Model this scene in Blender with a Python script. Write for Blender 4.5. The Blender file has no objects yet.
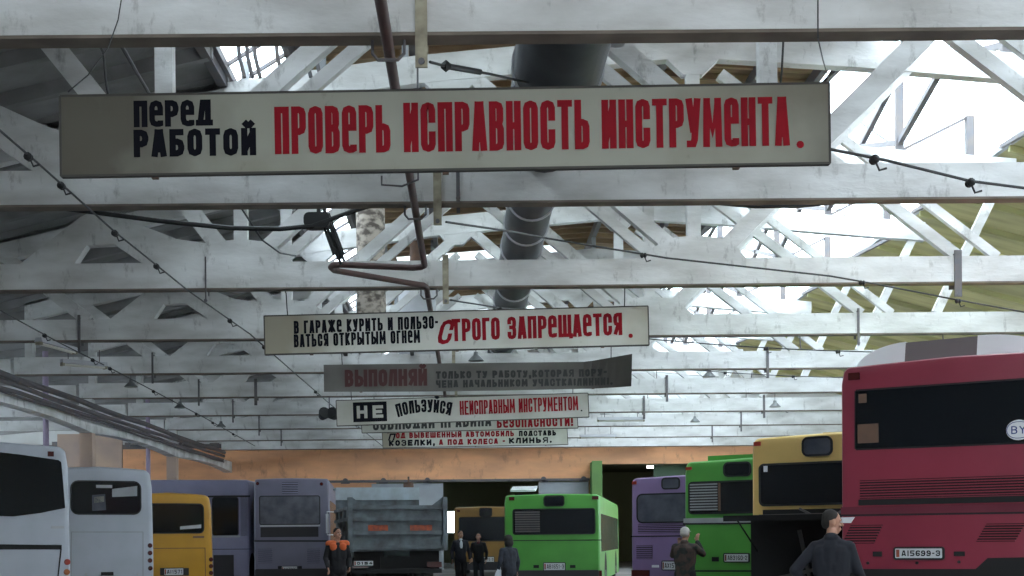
import bpy, math, random
from mathutils import Vector, Matrix
random.seed(7)
C = bpy.context.scene.collection
SC = bpy.context.scene
R = math.radians

# ---------------------------------------------------------------- camera, sky, exposure
F, U0, V0, CAMH, ROLL = 1330.0, 470.0, 540.0, 1.5, 0.0087
cd = bpy.data.cameras.new('camera'); cam = bpy.data.objects.new('camera', cd); C.objects.link(cam)
cd.sensor_width = 36.0; cd.sensor_fit = 'HORIZONTAL'; cd.lens = F / 1024 * 36.0
cd.shift_x = (512 - U0) / 1024; cd.shift_y = (V0 - 288) / 1024
cd.clip_start = 0.1; cd.clip_end = 400
cam.matrix_world = Matrix.Translation((0, 0, CAMH)) @ Matrix.Rotation(R(90), 4, 'X') @ Matrix.Rotation(-ROLL, 4, 'Z')
SC.camera = cam
w = bpy.data.worlds.new('overcast_sky'); SC.world = w; w.use_nodes = True
bg = w.node_tree.nodes['Background']; bg.inputs[0].default_value = (0.87, 0.94, 1.0, 1); bg.inputs[1].default_value = 4.6
SC.view_settings.view_transform = 'Standard'; SC.view_settings.look = 'None'
SC.view_settings.exposure = 1.45; SC.view_settings.gamma = 1.0; SC.view_settings.use_curve_mapping = False
SC.cycles.use_denoising = True
SC.cycles.max_bounces = 9; SC.cycles.diffuse_bounces = 6; SC.cycles.transparent_max_bounces = 12
SC.cycles.sample_clamp_indirect = 6.0

def ray(u, v):
    du, dv = u - U0, v - V0; c, s = math.cos(ROLL), math.sin(ROLL)
    return (du * c - dv * s) / F, (-du * s - dv * c) / F
def P(u, v, Y):                      # the point at depth Y seen at pixel (u, v)
    a, b = ray(u, v); return Vector((a * Y, Y, CAMH + b * Y))

# ---------------------------------------------------------------- materials
def mat(name, col, rough=0.7, col2=None, scale=3.0, amount=0.5, bump=0.0, metal=0.0, spec=0.5, stretch=None, detail=6.0, bscale=None, lo=0.35, hi=0.65):
    m = bpy.data.materials.new(name); m.use_nodes = True; nt = m.node_tree; b = nt.nodes['Principled BSDF']
    b.inputs['Roughness'].default_value = rough; b.inputs['Metallic'].default_value = metal
    b.inputs['Specular IOR Level'].default_value = spec
    b.inputs['Base Color'].default_value = (*col, 1)
    if col2 or bump:
        tc = nt.nodes.new('ShaderNodeTexCoord'); mp = nt.nodes.new('ShaderNodeMapping')
        nt.links.new(tc.outputs['Object'], mp.inputs[0])
        if stretch: mp.inputs['Scale'].default_value = stretch
        no = nt.nodes.new('ShaderNodeTexNoise'); no.inputs['Scale'].default_value = scale; no.inputs['Detail'].default_value = detail
        nt.links.new(mp.outputs[0], no.inputs['Vector'])
        if col2:
            rp = nt.nodes.new('ShaderNodeMapRange'); rp.inputs[1].default_value = lo; rp.inputs[2].default_value = hi
            rp.inputs[4].default_value = amount
            nt.links.new(no.outputs[0], rp.inputs[0])
            mx = nt.nodes.new('ShaderNodeMix'); mx.data_type = 'RGBA'
            mx.inputs[6].default_value = (*col, 1); mx.inputs[7].default_value = (*col2, 1)
            nt.links.new(rp.outputs[0], mx.inputs[0]); nt.links.new(mx.outputs[2], b.inputs['Base Color'])
        if bump:
            n2 = no
            if bscale:
                n2 = nt.nodes.new('ShaderNodeTexNoise'); n2.inputs['Scale'].default_value = bscale; n2.inputs['Detail'].default_value = 5
                nt.links.new(mp.outputs[0], n2.inputs['Vector'])
            bp = nt.nodes.new('ShaderNodeBump'); bp.inputs['Strength'].default_value = bump; bp.inputs['Distance'].default_value = 0.03
            nt.links.new(n2.outputs[0], bp.inputs['Height']); nt.links.new(bp.outputs[0], b.inputs['Normal'])
    return m
def speckle(m, scale, lo, hi, dark):
    nt = m.node_tree; b = nt.nodes['Principled BSDF']; src = b.inputs['Base Color'].links[0].from_socket
    tc = nt.nodes.new('ShaderNodeTexCoord'); mp = nt.nodes.new('ShaderNodeMapping'); mp.inputs['Scale'].default_value = (1, 1, .45); nt.links.new(tc.outputs['Object'], mp.inputs[0])
    no = nt.nodes.new('ShaderNodeTexNoise'); no.inputs['Scale'].default_value = scale; no.inputs['Detail'].default_value = 12; no.inputs['Roughness'].default_value = .7
    nt.links.new(mp.outputs[0], no.inputs['Vector']); rp = nt.nodes.new('ShaderNodeMapRange'); rp.inputs[1].default_value = lo; rp.inputs[2].default_value = hi; rp.inputs[4].default_value = .8
    nt.links.new(no.outputs[0], rp.inputs[0]); mx = nt.nodes.new('ShaderNodeMix'); mx.data_type = 'RGBA'; mx.inputs[7].default_value = (*dark, 1)
    nt.links.new(rp.outputs[0], mx.inputs[0]); nt.links.new(src, mx.inputs[6]); nt.links.new(mx.outputs[2], b.inputs['Base Color'])
def emis(name, col, strength):
    m = bpy.data.materials.new(name); m.use_nodes = True; b = m.node_tree.nodes['Principled BSDF']
    b.inputs['Emission Color'].default_value = (*col, 1); b.inputs['Emission Strength'].default_value = strength
    b.inputs['Base Color'].default_value = (*col, 1); return m
def clear_glass(name, tint, gloss=0.08):
    m = bpy.data.materials.new(name); m.use_nodes = True; nt = m.node_tree; nt.nodes.clear()
    o = nt.nodes.new('ShaderNodeOutputMaterial'); t = nt.nodes.new('ShaderNodeBsdfTransparent'); g = nt.nodes.new('ShaderNodeBsdfGlossy')
    t.inputs[0].default_value = (*tint, 1); g.inputs['Roughness'].default_value = 0.05
    mx = nt.nodes.new('ShaderNodeMixShader'); mx.inputs[0].default_value = gloss
    nt.links.new(t.outputs[0], mx.inputs[1]); nt.links.new(g.outputs[0], mx.inputs[2]); nt.links.new(mx.outputs[0], o.inputs[0]); return m

M = {}
M['white_concrete'] = mat('whitewashed_concrete', (0.70, 0.705, 0.70), 0.85, (0.32, 0.31, 0.29), 1.1, 0.7, 0.3, bscale=9, detail=10, stretch=(0.6, 1, 1.6))
speckle(M['white_concrete'], 3.5, .56, .72, (0.16, 0.15, 0.14))
M['grey_slab'] = mat('grey_concrete_slab', (0.30, 0.30, 0.30), 0.9, (0.14, 0.135, 0.13), 0.7, 0.8, 0.2, bscale=8)
M['plank'] = mat('brown_roof_boards', (0.42, 0.30, 0.18), 0.85, (0.20, 0.13, 0.08), 1.2, 0.9, 0.2, stretch=(0.25, 5, 1))
M['olive'] = mat('olive_roof_sheet', (0.46, 0.44, 0.20), 0.8, (0.24, 0.23, 0.12), 0.8, 0.7, 0.2, stretch=(0.4, 3, 1))
M['orange_wall'] = mat('orange_limewash', (0.82, 0.42, 0.22), 0.9, (0.50, 0.27, 0.16), 0.9, 0.7, 0.2, bscale=10, stretch=(0.5, 1, 1.5))
speckle(M['orange_wall'], 2.5, .56, .75, (0.25, 0.14, 0.09))
M['tan_wall'] = mat('tan_plaster', (0.50, 0.36, 0.27), 0.9, (0.32, 0.25, 0.24), 0.6, 0.8, 0.2)
def translucent(m, f):
    nt = m.node_tree; b = nt.nodes['Principled BSDF']; tr = nt.nodes.new('ShaderNodeBsdfTranslucent'); mx = nt.nodes.new('ShaderNodeMixShader'); mx.inputs[0].default_value = f
    src = b.inputs['Base Color'].links[0].from_socket; nt.links.new(src, tr.inputs[0])
    nt.links.new(b.outputs[0], mx.inputs[1]); nt.links.new(tr.outputs[0], mx.inputs[2]); nt.links.new(mx.outputs[0], nt.nodes['Material Output'].inputs[0])
M['olive_sheet'] = mat('translucent_olive_sheet', (0.44, 0.42, 0.25), 0.8, (0.27, 0.26, 0.17), 0.8, 0.7, stretch=(0.4, 3, 1)); translucent(M['olive_sheet'], .24)
M['white_wall'] = mat('white_limewash', (0.68, 0.69, 0.68), 0.9, (0.45, 0.45, 0.43), 0.5, 0.6, 0.15)
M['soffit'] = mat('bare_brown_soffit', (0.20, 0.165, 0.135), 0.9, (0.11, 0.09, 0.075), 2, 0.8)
M['floor'] = mat('oily_concrete_floor', (0.22, 0.21, 0.20), 0.8, (0.09, 0.09, 0.09), 0.5, 0.9, 0.2)
M['dark_room'] = mat('dark_room_wall', (0.22, 0.24, 0.14), 0.9)
M['steel'] = mat('dark_steel', (0.10, 0.10, 0.115), 0.6, (0.17, 0.13, 0.10), 4, 0.5)
M['grey_paint'] = mat('grey_painted_steel', (0.36, 0.38, 0.40), 0.6, (0.22, 0.23, 0.24), 2, 0.6)
M['gate_grey'] = mat('grey_gate_sheet', (0.33, 0.36, 0.39), 0.7, (0.24, 0.25, 0.27), 1, 0.6)
M['gate_green'] = mat('green_gate_paint', (0.11, 0.22, 0.06), 0.7, (0.07, 0.14, 0.05), 1, 0.5)
M['duct'] = mat('galvanised_duct', (0.055, 0.06, 0.068), 0.5, (0.026, 0.028, 0.034), 2, 0.7, metal=0.2)
M['stack'] = mat('flaking_stack_lagging', (0.38, 0.33, 0.28), 0.9, (0.08, 0.065, 0.055), 5, 0.95, 0.4, stretch=(1, 1, 1.6), lo=0.42, hi=0.6)
M['tin'] = mat('grey_tin', (0.48, 0.49, 0.52), 0.6, (0.36, 0.35, 0.36), 2, 0.5)
M['pipe'] = mat('brown_painted_pipe', (0.085, 0.042, 0.038), 0.6, (0.05, 0.03, 0.03), 5, 0.6)
M['cable'] = mat('black_cable', (0.012, 0.012, 0.013), 0.6)
M['wire'] = mat('dark_wire', (0.03, 0.03, 0.032), 0.6)
M['strap'] = mat('weathered_strap', (0.36, 0.33, 0.24), 0.8, (0.15, 0.12, 0.09), 6, 0.8)
M['purple_post'] = mat('mauve_post_paint', (0.30, 0.24, 0.34), 0.7)
M['rust'] = mat('rusty_brown', (0.16, 0.09, 0.06), 0.85, (0.09, 0.06, 0.05), 5, 0.6)
M['lamp_enamel'] = mat('grey_lamp_enamel', (0.16, 0.17, 0.17), 0.5)
M['tube_off'] = mat('milky_tube', (0.62, 0.60, 0.52), 0.4)
M['sky_glass'] = clear_glass('skylight_glass', (0.86, 0.90, 0.92), 0.06)
M['dimmed_skylight'] = clear_glass('dimmed_skylight_glass', (0.42, 0.44, 0.44), 0.04)  # tint lowered to weaken the light of the added roof lights
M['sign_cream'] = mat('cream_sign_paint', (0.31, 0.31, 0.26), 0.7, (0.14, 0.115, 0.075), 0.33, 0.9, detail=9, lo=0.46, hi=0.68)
M['sign_white'] = mat('white_sign_paint', (0.54, 0.54, 0.49), 0.6, (0.40, 0.38, 0.30), 0.9, 0.7, detail=9, lo=0.45, hi=0.72)
M['sign_sooty'] = mat('sooty_sign_sheet', (0.17, 0.16, 0.145), 0.55, (0.06, 0.055, 0.048), 0.5, 0.9)
M['sign_grey'] = mat('dusty_sign_paint', (0.50, 0.49, 0.44), 0.6, (0.31, 0.30, 0.25), 0.9, 0.7, detail=9)
for k_ in ('sign_cream', 'sign_white', 'sign_grey'): speckle(M[k_], 5, .62, .76, (0.12, 0.10, 0.08))
def dark_ends(m, end_tone):           # darker brown tone with a noisy edge towards both ends of a board
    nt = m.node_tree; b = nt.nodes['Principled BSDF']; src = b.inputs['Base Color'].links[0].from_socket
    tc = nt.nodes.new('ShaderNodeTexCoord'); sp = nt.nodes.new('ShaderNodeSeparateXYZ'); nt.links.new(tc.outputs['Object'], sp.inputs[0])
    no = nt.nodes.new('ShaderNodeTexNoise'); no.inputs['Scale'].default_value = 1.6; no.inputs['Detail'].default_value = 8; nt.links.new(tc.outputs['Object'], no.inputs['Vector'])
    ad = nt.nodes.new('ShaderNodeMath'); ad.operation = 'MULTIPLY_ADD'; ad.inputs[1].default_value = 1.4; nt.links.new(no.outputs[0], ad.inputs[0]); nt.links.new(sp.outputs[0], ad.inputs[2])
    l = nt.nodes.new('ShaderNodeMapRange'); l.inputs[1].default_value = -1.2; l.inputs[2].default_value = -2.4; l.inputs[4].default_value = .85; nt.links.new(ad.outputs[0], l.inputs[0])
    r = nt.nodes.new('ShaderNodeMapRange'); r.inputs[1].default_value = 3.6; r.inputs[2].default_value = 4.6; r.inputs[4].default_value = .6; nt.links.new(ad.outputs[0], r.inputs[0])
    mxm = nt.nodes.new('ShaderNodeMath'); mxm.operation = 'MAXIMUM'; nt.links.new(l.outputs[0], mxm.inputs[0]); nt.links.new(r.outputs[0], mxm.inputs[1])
    mx = nt.nodes.new('ShaderNodeMix'); mx.data_type = 'RGBA'; mx.inputs[7].default_value = (*end_tone, 1)
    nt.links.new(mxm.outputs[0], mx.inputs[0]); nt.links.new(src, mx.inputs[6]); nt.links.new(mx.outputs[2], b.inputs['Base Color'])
dark_ends(M['sign_cream'], (0.065, 0.054, 0.038)); dark_ends(M['sign_white'], (0.26, 0.23, 0.165))
M['sign_back'] = mat('dark_sign_edge', (0.06, 0.055, 0.05), 0.8)
M['red_ink'] = mat('red_letter_paint', (0.26, 0.010, 0.018), 0.85, (0.19, 0.010, 0.016), 3, 0.5, spec=.15)
M['black_ink'] = mat('black_letter_paint', (0.008, 0.008, 0.012), 0.85, spec=.1)
M['faded_red'] = mat('faded_red_letter_paint', (0.075, 0.02, 0.02), 0.7)
M['faded_black'] = mat('faded_black_letter_paint', (0.03, 0.03, 0.03), 0.7)
def paint(n, c, c2=None): return mat(n, c, 0.42, c2 or tuple(x * 0.72 for x in c), 1.2, 0.6, detail=8)
M['p_red'] = paint('crimson_bus_paint', (0.27, 0.032, 0.06))
M['p_shaded_red'] = paint('shaded_crimson_paint', (0.16, 0.025, 0.045))  # darker copy of the crimson, shade painted into one band of the coach
M['p_yellow'] = paint('straw_yellow_bus_paint', (0.74, 0.50, 0.17))
M['p_green'] = paint('leaf_green_bus_paint', (0.085, 0.34, 0.055))
M['p_purple'] = paint('violet_bus_paint', (0.27, 0.18, 0.36))
M['p_white'] = paint('white_bus_paint', (0.47, 0.50, 0.57), (0.38, 0.41, 0.46))
M['p_amber'] = paint('amber_bus_paint', (0.55, 0.28, 0.02))
M['p_lilac'] = paint('dusty_lilac_bus_paint', (0.27, 0.27, 0.40))
M['p_greylilac'] = paint('grey_lilac_bus_paint', (0.17, 0.165, 0.23))
M['p_ochre'] = paint('ochre_bus_paint', (0.27, 0.15, 0.04))
M['glass'] = mat('dark_bus_glass', (0.008, 0.010, 0.013), 0.12, spec=0.5)
M['dusty_glass'] = mat('dusty_bus_glass', (0.05, 0.055, 0.075), 0.35, (0.12, 0.13, 0.16), 3, 0.7)
M['rubber'] = mat('black_rubber', (0.012, 0.012, 0.013), 0.7)
M['dark_trim'] = mat('dark_bus_trim', (0.022, 0.020, 0.024), 0.6)
M['engine_black'] = mat('oily_black_metal', (0.008, 0.008, 0.009), 0.8)
M['marker'] = mat('red_marker_lens', (0.30, 0.03, 0.015), 0.3)
M['orange_lens'] = mat('orange_lens', (0.42, 0.12, 0.03), 0.3)
M['dark_lens'] = mat('dark_red_lens', (0.07, 0.012, 0.012), 0.25)
M['plate'] = mat('number_plate_white', (0.62, 0.64, 0.66), 0.5)
M['sticker'] = mat('sticker_white', (0.75, 0.77, 0.80), 0.5)
M['chrome'] = mat('grey_rim_metal', (0.35, 0.35, 0.36), 0.4, metal=0.6)
M['ac_white'] = mat('white_roof_unit', (0.80, 0.83, 0.86), 0.4)
M['ac_brown'] = mat('taupe_roof_unit', (0.17, 0.15, 0.155), 0.5)
M['truck_grey'] = mat('worn_grey_truck_paint', (0.15, 0.18, 0.20), 0.7, (0.06, 0.06, 0.06), 3, 0.8)
M['truck_pale'] = mat('pale_blue_truck_paint', (0.40, 0.47, 0.52), 0.7, (0.28, 0.30, 0.31), 3, 0.6)
M['truck_red'] = mat('orange_red_paint_mark', (0.45, 0.09, 0.035), 0.7, (0.15, 0.06, 0.05), 9, 0.8)
M['skin'] = mat('skin', (0.42, 0.22, 0.15), 0.6)
M['hair'] = mat('dark_hair', (0.014, 0.012, 0.011), 0.8)
M['hair_grey'] = mat('short_dark_grey_hair', (0.022, 0.019, 0.017), 0.9)
M['navy'] = mat('navy_suit_cloth', (0.012, 0.0135, 0.021), 0.9)
M['black_cloth'] = mat('black_cloth', (0.010, 0.010, 0.013), 0.9)
M['grey_cloth'] = mat('blue_grey_cloth', (0.035, 0.040, 0.055), 0.9, (0.015, 0.017, 0.022), 12, 0.6)
M['camo'] = mat('brown_camouflage_cloth', (0.060, 0.038, 0.032), 0.9, (0.020, 0.026, 0.022), 7, 1.0, lo=0.45, hi=0.55)
M['shirt'] = mat('white_shirt_cloth', (0.62, 0.65, 0.70), 0.8)
M['maroon'] = mat('maroon_cloth', (0.10, 0.02, 0.03), 0.9)
M['hi_vis'] = mat('orange_workwear_cloth', (0.55, 0.11, 0.03), 0.8)
M['cap'] = mat('pale_grey_cap_cloth', (0.42, 0.40, 0.38), 0.9)
M['shoe'] = mat('black_shoe_leather', (0.008, 0.008, 0.008), 0.5)

# ---------------------------------------------------------------- mesh helpers
class MB:
    def __init__(s): s.v = []; s.f = []
    def add(s, vs, fs):
        b = len(s.v); s.v += [tuple(x) for x in vs]; s.f += [tuple(i + b for i in f) for f in fs]; return s
    def box(s, x0, y0, z0, x1, y1, z1):
        return s.add([(x0, y0, z0), (x1, y0, z0), (x1, y1, z0), (x0, y1, z0), (x0, y0, z1), (x1, y0, z1), (x1, y1, z1), (x0, y1, z1)],
                     [(0, 3, 2, 1), (4, 5, 6, 7), (0, 1, 5, 4), (1, 2, 6, 5), (2, 3, 7, 6), (3, 0, 4, 7)])
    def bar(s, p0, p1, w, h, up=(0, 0, 1)):     # w across, h along up
        p0, p1 = Vector(p0), Vector(p1); d = (p1 - p0).normalized(); u = Vector(up)
        r = d.cross(u)
        if r.length < 1e-4: r = d.cross(Vector((0, 1, 0)))
        r.normalize(); u = r.cross(d).normalized(); a, b = r * (w / 2), u * (h / 2)
        vs = [p0 - a - b, p0 + a - b, p0 + a + b, p0 - a + b, p1 - a - b, p1 + a - b, p1 + a + b, p1 - a + b]
        return s.add(vs, [(0, 1, 2, 3), (7, 6, 5, 4), (0, 4, 5, 1), (1, 5, 6, 2), (2, 6, 7, 3), (3, 7, 4, 0)])
    def tube(s, pts, r, n=8):
        pts = [Vector(p) for p in pts]; k = len(pts); rs = r if isinstance(r, (list, tuple)) else [r] * k
        vs, fs = [], []; pu = None
        for i, p in enumerate(pts):
            if i == 0: d = pts[1] - p
            elif i == k - 1: d = p - pts[i - 1]
            else: d = (pts[i + 1] - p).normalized() + (p - pts[i - 1]).normalized()
            d.normalize()
            if pu is None:
                pu = Vector((0, 0, 1)) if abs(d.z) < 0.9 else Vector((0, 1, 0))
            u = (pu - d * pu.dot(d)).normalized(); pu = u; q = d.cross(u)
            for j in range(n):
                a = 2 * math.pi * j / n; vs.append(p + (u * math.cos(a) + q * math.sin(a)) * rs[i])
        for i in range(k - 1):
            for j in range(n):
                a, b = i * n + j, i * n + (j + 1) % n; fs.append((a, b, b + n, a + n))
        fs.append(tuple(range(n - 1, -1, -1))); fs.append(tuple((k - 1) * n + j for j in range(n)))
        return s.add(vs, fs)
    def lathe(s, prof, o=(0, 0, 0), axis='Z', n=16):
        vs, fs = [], []; k = len(prof)
        for r, z in prof:
            for j in range(n):
                a = 2 * math.pi * j / n; x, y = r * math.cos(a), r * math.sin(a)
                p = (x, y, z) if axis == 'Z' else ((x, z, y) if axis == 'Y' else (z, x, y))
                vs.append((p[0] + o[0], p[1] + o[1], p[2] + o[2]))
        for i in range(k - 1):
            for j in range(n):
                a, b = i * n + j, i * n + (j + 1) % n; fs.append((a, b, b + n, a + n))
        fs.append(tuple(range(n - 1, -1, -1))); fs.append(tuple((k - 1) * n + j for j in range(n)))
        return s.add(vs, fs)
    def prism(s, poly, y0, y1):                 # poly in (x, z), extruded along y
        n = len(poly); vs = [(x, y0, z) for x, z in poly] + [(x, y1, z) for x, z in poly]
        fs = [tuple(range(n)), tuple(range(2 * n - 1, n - 1, -1))] + [(i, i + n, (i + 1) % n + n, (i + 1) % n) for i in range(n)]
        return s.add(vs, fs)
    def rrect(s, x0, z0, x1, z1, r, y0, y1):
        return s.prism(rr(x0, z0, x1, z1, r), y0, y1)
    def rframe(s, x0, z0, x1, z1, r, t, y0, y1):  # ring
        o = rr(x0 - t, z0 - t, x1 + t, z1 + t, r + t); i = rr(x0, z0, x1, z1, r); n = len(o)
        vs = [(x, y0, z) for x, z in o] + [(x, y0, z) for x, z in i] + [(x, y1, z) for x, z in o] + [(x, y1, z) for x, z in i]
        fs = []
        for k in range(n):
            l = (k + 1) % n
            fs += [(k, l, n + l, n + k), (2 * n + k, 3 * n + k, 3 * n + l, 2 * n + l), (k, 2 * n + k, 2 * n + l, l), (n + k, n + l, 3 * n + l, 3 * n + k)]
        return s.add(vs, fs)
    def build(s, name, m=None, parent=None, smooth=None, loc=None):
        me = bpy.data.meshes.new(name); me.from_pydata(s.v, [], s.f); me.update()
        import bmesh
        bm = bmesh.new(); bm.from_mesh(me); bmesh.ops.recalc_face_normals(bm, faces=bm.faces); bm.to_mesh(me); bm.free()
        if m: me.materials.append(m)
        if smooth:
            for p in me.polygons: p.use_smooth = True
            me.set_sharp_from_angle(angle=R(smooth))
        o = bpy.data.objects.new(name, me); C.objects.link(o)
        if parent: o.parent = parent
        if loc: o.location = loc
        return o
def rr(x0, z0, x1, z1, r, n=4):
    r = min(r, (x1 - x0) / 2 - 1e-4, (z1 - z0) / 2 - 1e-4); out = []
    for cx, cz, a0 in ((x1 - r, z1 - r, 0), (x0 + r, z1 - r, 90), (x0 + r, z0 + r, 180), (x1 - r, z0 + r, 270)):
        for i in range(n + 1):
            a = R(a0 + 90 * i / n); out.append((cx + r * math.cos(a), cz + r * math.sin(a)))
    return out
def tag(o, label, cat=None, group=None, kind=None):
    o['label'] = label
    if cat: o['category'] = cat
    if group: o['group'] = group
    if kind: o['kind'] = kind
    return o
def thing(name, label, cat, loc=(0, 0, 0), rz=0.0, group=None, kind=None):
    o = bpy.data.objects.new(name, None); o.empty_display_size = 0.2; C.objects.link(o)
    o.location = loc; o.rotation_euler = (0, 0, rz); return tag(o, label, cat, group, kind)
def copy_tree(o, parent=None):
    c = o.copy(); C.objects.link(c)
    if parent: c.parent = parent
    for ch in list(o.children): copy_tree(ch, c)
    return c
def struct(o, label):
    o['kind'] = 'structure'; o['label'] = label; return o

# ---------------------------------------------------------------- the hall: floor, walls, roof
FLOORX0, FLOORX1, YB, YF = -26.0, 26.0, 66.7, -8.0
struct(MB().box(FLOORX0, YF, -0.2, FLOORX1, 90, 0).build('floor', M['floor']), 'oily grey concrete floor of the garage hall')
mb = MB().box(FLOORX0 - .3, YF, 0, FLOORX0, YB, 2.2).box(FLOORX0 - .3, YF, 6.2, FLOORX0, YB, 9.5).box(FLOORX0 - .3, YF, 2.2, FLOORX0, 24, 6.2)
for y in range(24, 66, 6): mb.box(FLOORX0 - .3, y + 5.2, 2.2, FLOORX0, y + 6, 6.2)
struct(mb.box(FLOORX0 - .3, 66, 2.2, FLOORX0, YB, 6.2).build('wall_left', M['white_wall']), 'whitewashed side wall beyond the white buses')
mb = MB()
for y in range(24, 66, 6): mb.box(FLOORX0 - .16, y, 2.2, FLOORX0 - .14, y + 5.2, 6.2)
w5 = struct(mb.build('window_5', M['sky_glass']), 'row of tall windows in the side wall'); mb = MB()
for y in range(24, 66, 6):
    for k in range(5): mb.box(FLOORX0 - .2, y + k * 1.3 - .03, 2.2, FLOORX0 - .1, y + k * 1.3 + .03, 6.2)
    for z in (2.23, 3.5, 4.8, 6.17): mb.box(FLOORX0 - .2, y, z - .03, FLOORX0 - .1, y + 5.2, z + .03)
mb.build('window_frame', M['grey_paint'], w5)
mb = MB().box(FLOORX1, YF, 0, FLOORX1 + .3, YB, 2.2).box(FLOORX1, YF, 6.2, FLOORX1 + .3, YB, 9.5).box(FLOORX1, YF, 2.2, FLOORX1 + .3, 12, 6.2)
for y in range(12, 66, 6): mb.box(FLOORX1, y + 5.2, 2.2, FLOORX1 + .3, y + 6, 6.2)
struct(mb.box(FLOORX1, 66, 2.2, FLOORX1 + .3, YB, 6.2).build('wall_right', M['white_wall']), 'whitewashed side wall beyond the crimson bus')
mb = MB()
for y in range(12, 66, 6): mb.box(FLOORX1 + .14, y, 2.2, FLOORX1 + .16, y + 5.2, 6.2)  # unseen side windows, added to fill light from the right
w6 = struct(mb.build('added_side_window', M['sky_glass']), 'added row of tall windows beyond the crimson bus, filling light from that side'); mb = MB()
for y in range(12, 66, 6):
    for k in range(5): mb.box(FLOORX1 + .1, y + k * 1.3 - .03, 2.2, FLOORX1 + .2, y + k * 1.3 + .03, 6.2)
    for z in (2.23, 3.5, 4.8, 6.17): mb.box(FLOORX1 + .1, y, z - .03, FLOORX1 + .2, y + 5.2, z + .03)
mb.build('window_frame', M['grey_paint'], w6)
struct(MB().box(FLOORX0, YF - .3, 0, 2.0, YF, 13).box(12.0, YF - .3, 0, FLOORX1, YF, 13).box(2.0, YF - .3, 4.8, 12.0, YF, 13).build('wall_near', M['white_wall']), 'whitewashed end wall facing the orange wall')  # open doorway added behind the camera to light the truss faces
# far wall with two gateways: gate A x -4.7..6.0 (z 4.45), gate B x 6.2..11.2 (z 5.25)
mb = MB()
for x0, x1, z0, z1 in ((FLOORX0, -4.7, 0, 6.25), (-4.7, 6.0, 4.45, 6.25), (6.0, 6.2, 0, 6.25), (6.2, 11.2, 5.25, 6.25), (11.2, FLOORX1, 0, 6.25)):
    mb.box(x0, YB, z0, x1, YB + .4, z1)
wb = struct(mb.build('wall_back', M['orange_wall']), 'orange limewashed end wall with two gateways')
MB().box(FLOORX0, YB + .05, 6.25, FLOORX1, YB + .35, 13).build('upper_wall', M['white_wall'], wb)
mb = MB().box(FLOORX0, YB - .1, 6.2, FLOORX1, YB + .02, 6.42)
for i in range(60):
    x = -25 + i * 0.85 + random.uniform(-.2, .2); mb.box(x, YB - .2, 6.3, x + random.uniform(.15, .6), YB - .05, 6.4 + random.uniform(.02, .2))
mb.build('ledge', M['steel'], wb)
mb = MB()
for u in (240, 350, 396, 460, 533, 566, 608, 700): x = P(u, 447, YB).x; mb.box(x, YB - .12, 6.0, x + .28, YB, 6.25)
mb.build('bracket', M['orange_wall'], wb)
# dark hall beyond the gateways
mb = MB().box(-9, YB + .4, 0, -8.7, 88, 6).box(15, YB + .4, 0, 15.3, 88, 6).box(-9, YB + .4, 5.9, 15.3, 88, 6.2)
mb.box(-9, 88, 0, -2.0, 88.2, 6).box(-2.0, 88, 0, -1.0, 88.2, 2.0).box(-2.0, 88, 3.4, -1.0, 88.2, 6).box(-1.0, 88, 0, 15.3, 88.2, 6)
struct(mb.build('wall_beyond', M['dark_room']), 'dark hall seen through the gateways')
struct(MB().box(-2.0, 88.08, 2.0, -1.0, 88.12, 3.4).build('window_3', M['sky_glass']), 'bright small window at the end of the dark hall')
# sliding gate leaves on a rail
g = thing('door_1', 'grey sliding gate leaf behind the dump truck', None, (0, 0, 0), kind='structure')
mb = MB().box(-4.9, YB - .16, 0.05, -1.32, YB - .1, 4.35)
for x in (-4.9, -3.1, -1.44): mb.box(x, YB - .2, 0.05, x + .12, YB - .16, 4.35)
mb.build('gate_panel', M['gate_grey'], g)
g2 = thing('door_2', 'grey sliding gate leaf above the green bus', None, (0, 0, 0), kind='structure')
mb = MB().box(3.45, YB - .16, 0.05, 5.95, YB - .1, 4.35)
for x in (3.45, 5.85): mb.box(x, YB - .2, 0.05, x + .1, YB - .16, 4.35)
mb.build('gate_panel', M['gate_grey'], g2)
rail = struct(MB().box(-9.0, YB - .22, 4.42, 6.0, YB - .02, 4.54).build('trim_1', M['steel']), 'dark steel gate rail along the orange wall')
for par, xs in ((g, (-6.2, -4.3, -2.1)), (g2, (3.7, 5.7))):
    for x in xs:
        MB().box(x - .22, YB - .3, 4.36, x + .22, YB - .22, 4.46).lathe([(.02, -.3), (.14, -.3), (.14, -.22), (.02, -.22)], (x, YB, 4.5), 'Y', 12).build('gate_roller', M['steel'], par)
g3 = thing('door_3', 'open green gate leaf beside the tall gateway', None, (0, 0, 0), kind='structure')
MB().box(6.05, YB - 1.6, .05, 6.15, YB - .02, 5.3).build('gate_panel', M['gate_green'], g3)
MB().box(6.0, YB - 1.62, .05, 6.5, YB - 1.5, 5.32).build('gate_edge', M['gate_green'], g3)
g4 = thing('door_4', 'dark green gate leaf across the tall gateway', None, (0, 0, 0), kind='structure')
MB().box(9.3, YB + .5, .05, 11.2, YB + .6, 5.2).build('gate_panel', mat('dark_green_gate', (0.055, 0.10, 0.06), .7), g4)
t = thing('fluorescent_lamp', 'lit ceiling lamp in the dark hall behind the tall gateway', 'lamp', P(655, 467, 78))
MB().box(-.45, -.06, -.05, .45, .06, .06).build('lamp_tube', emis('lit_tube', (1.0, 0.97, 0.88), 22), t)
MB().box(-.5, -.1, .06, .5, .1, .14).tube([(-.35, 0, .1), (-.35, 0, 5.87 - t.location.z)], .012, 6).tube([(.35, 0, .1), (.35, 0, 5.87 - t.location.z)], .012, 6).build('lamp_housing', M['tin'], t)

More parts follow.
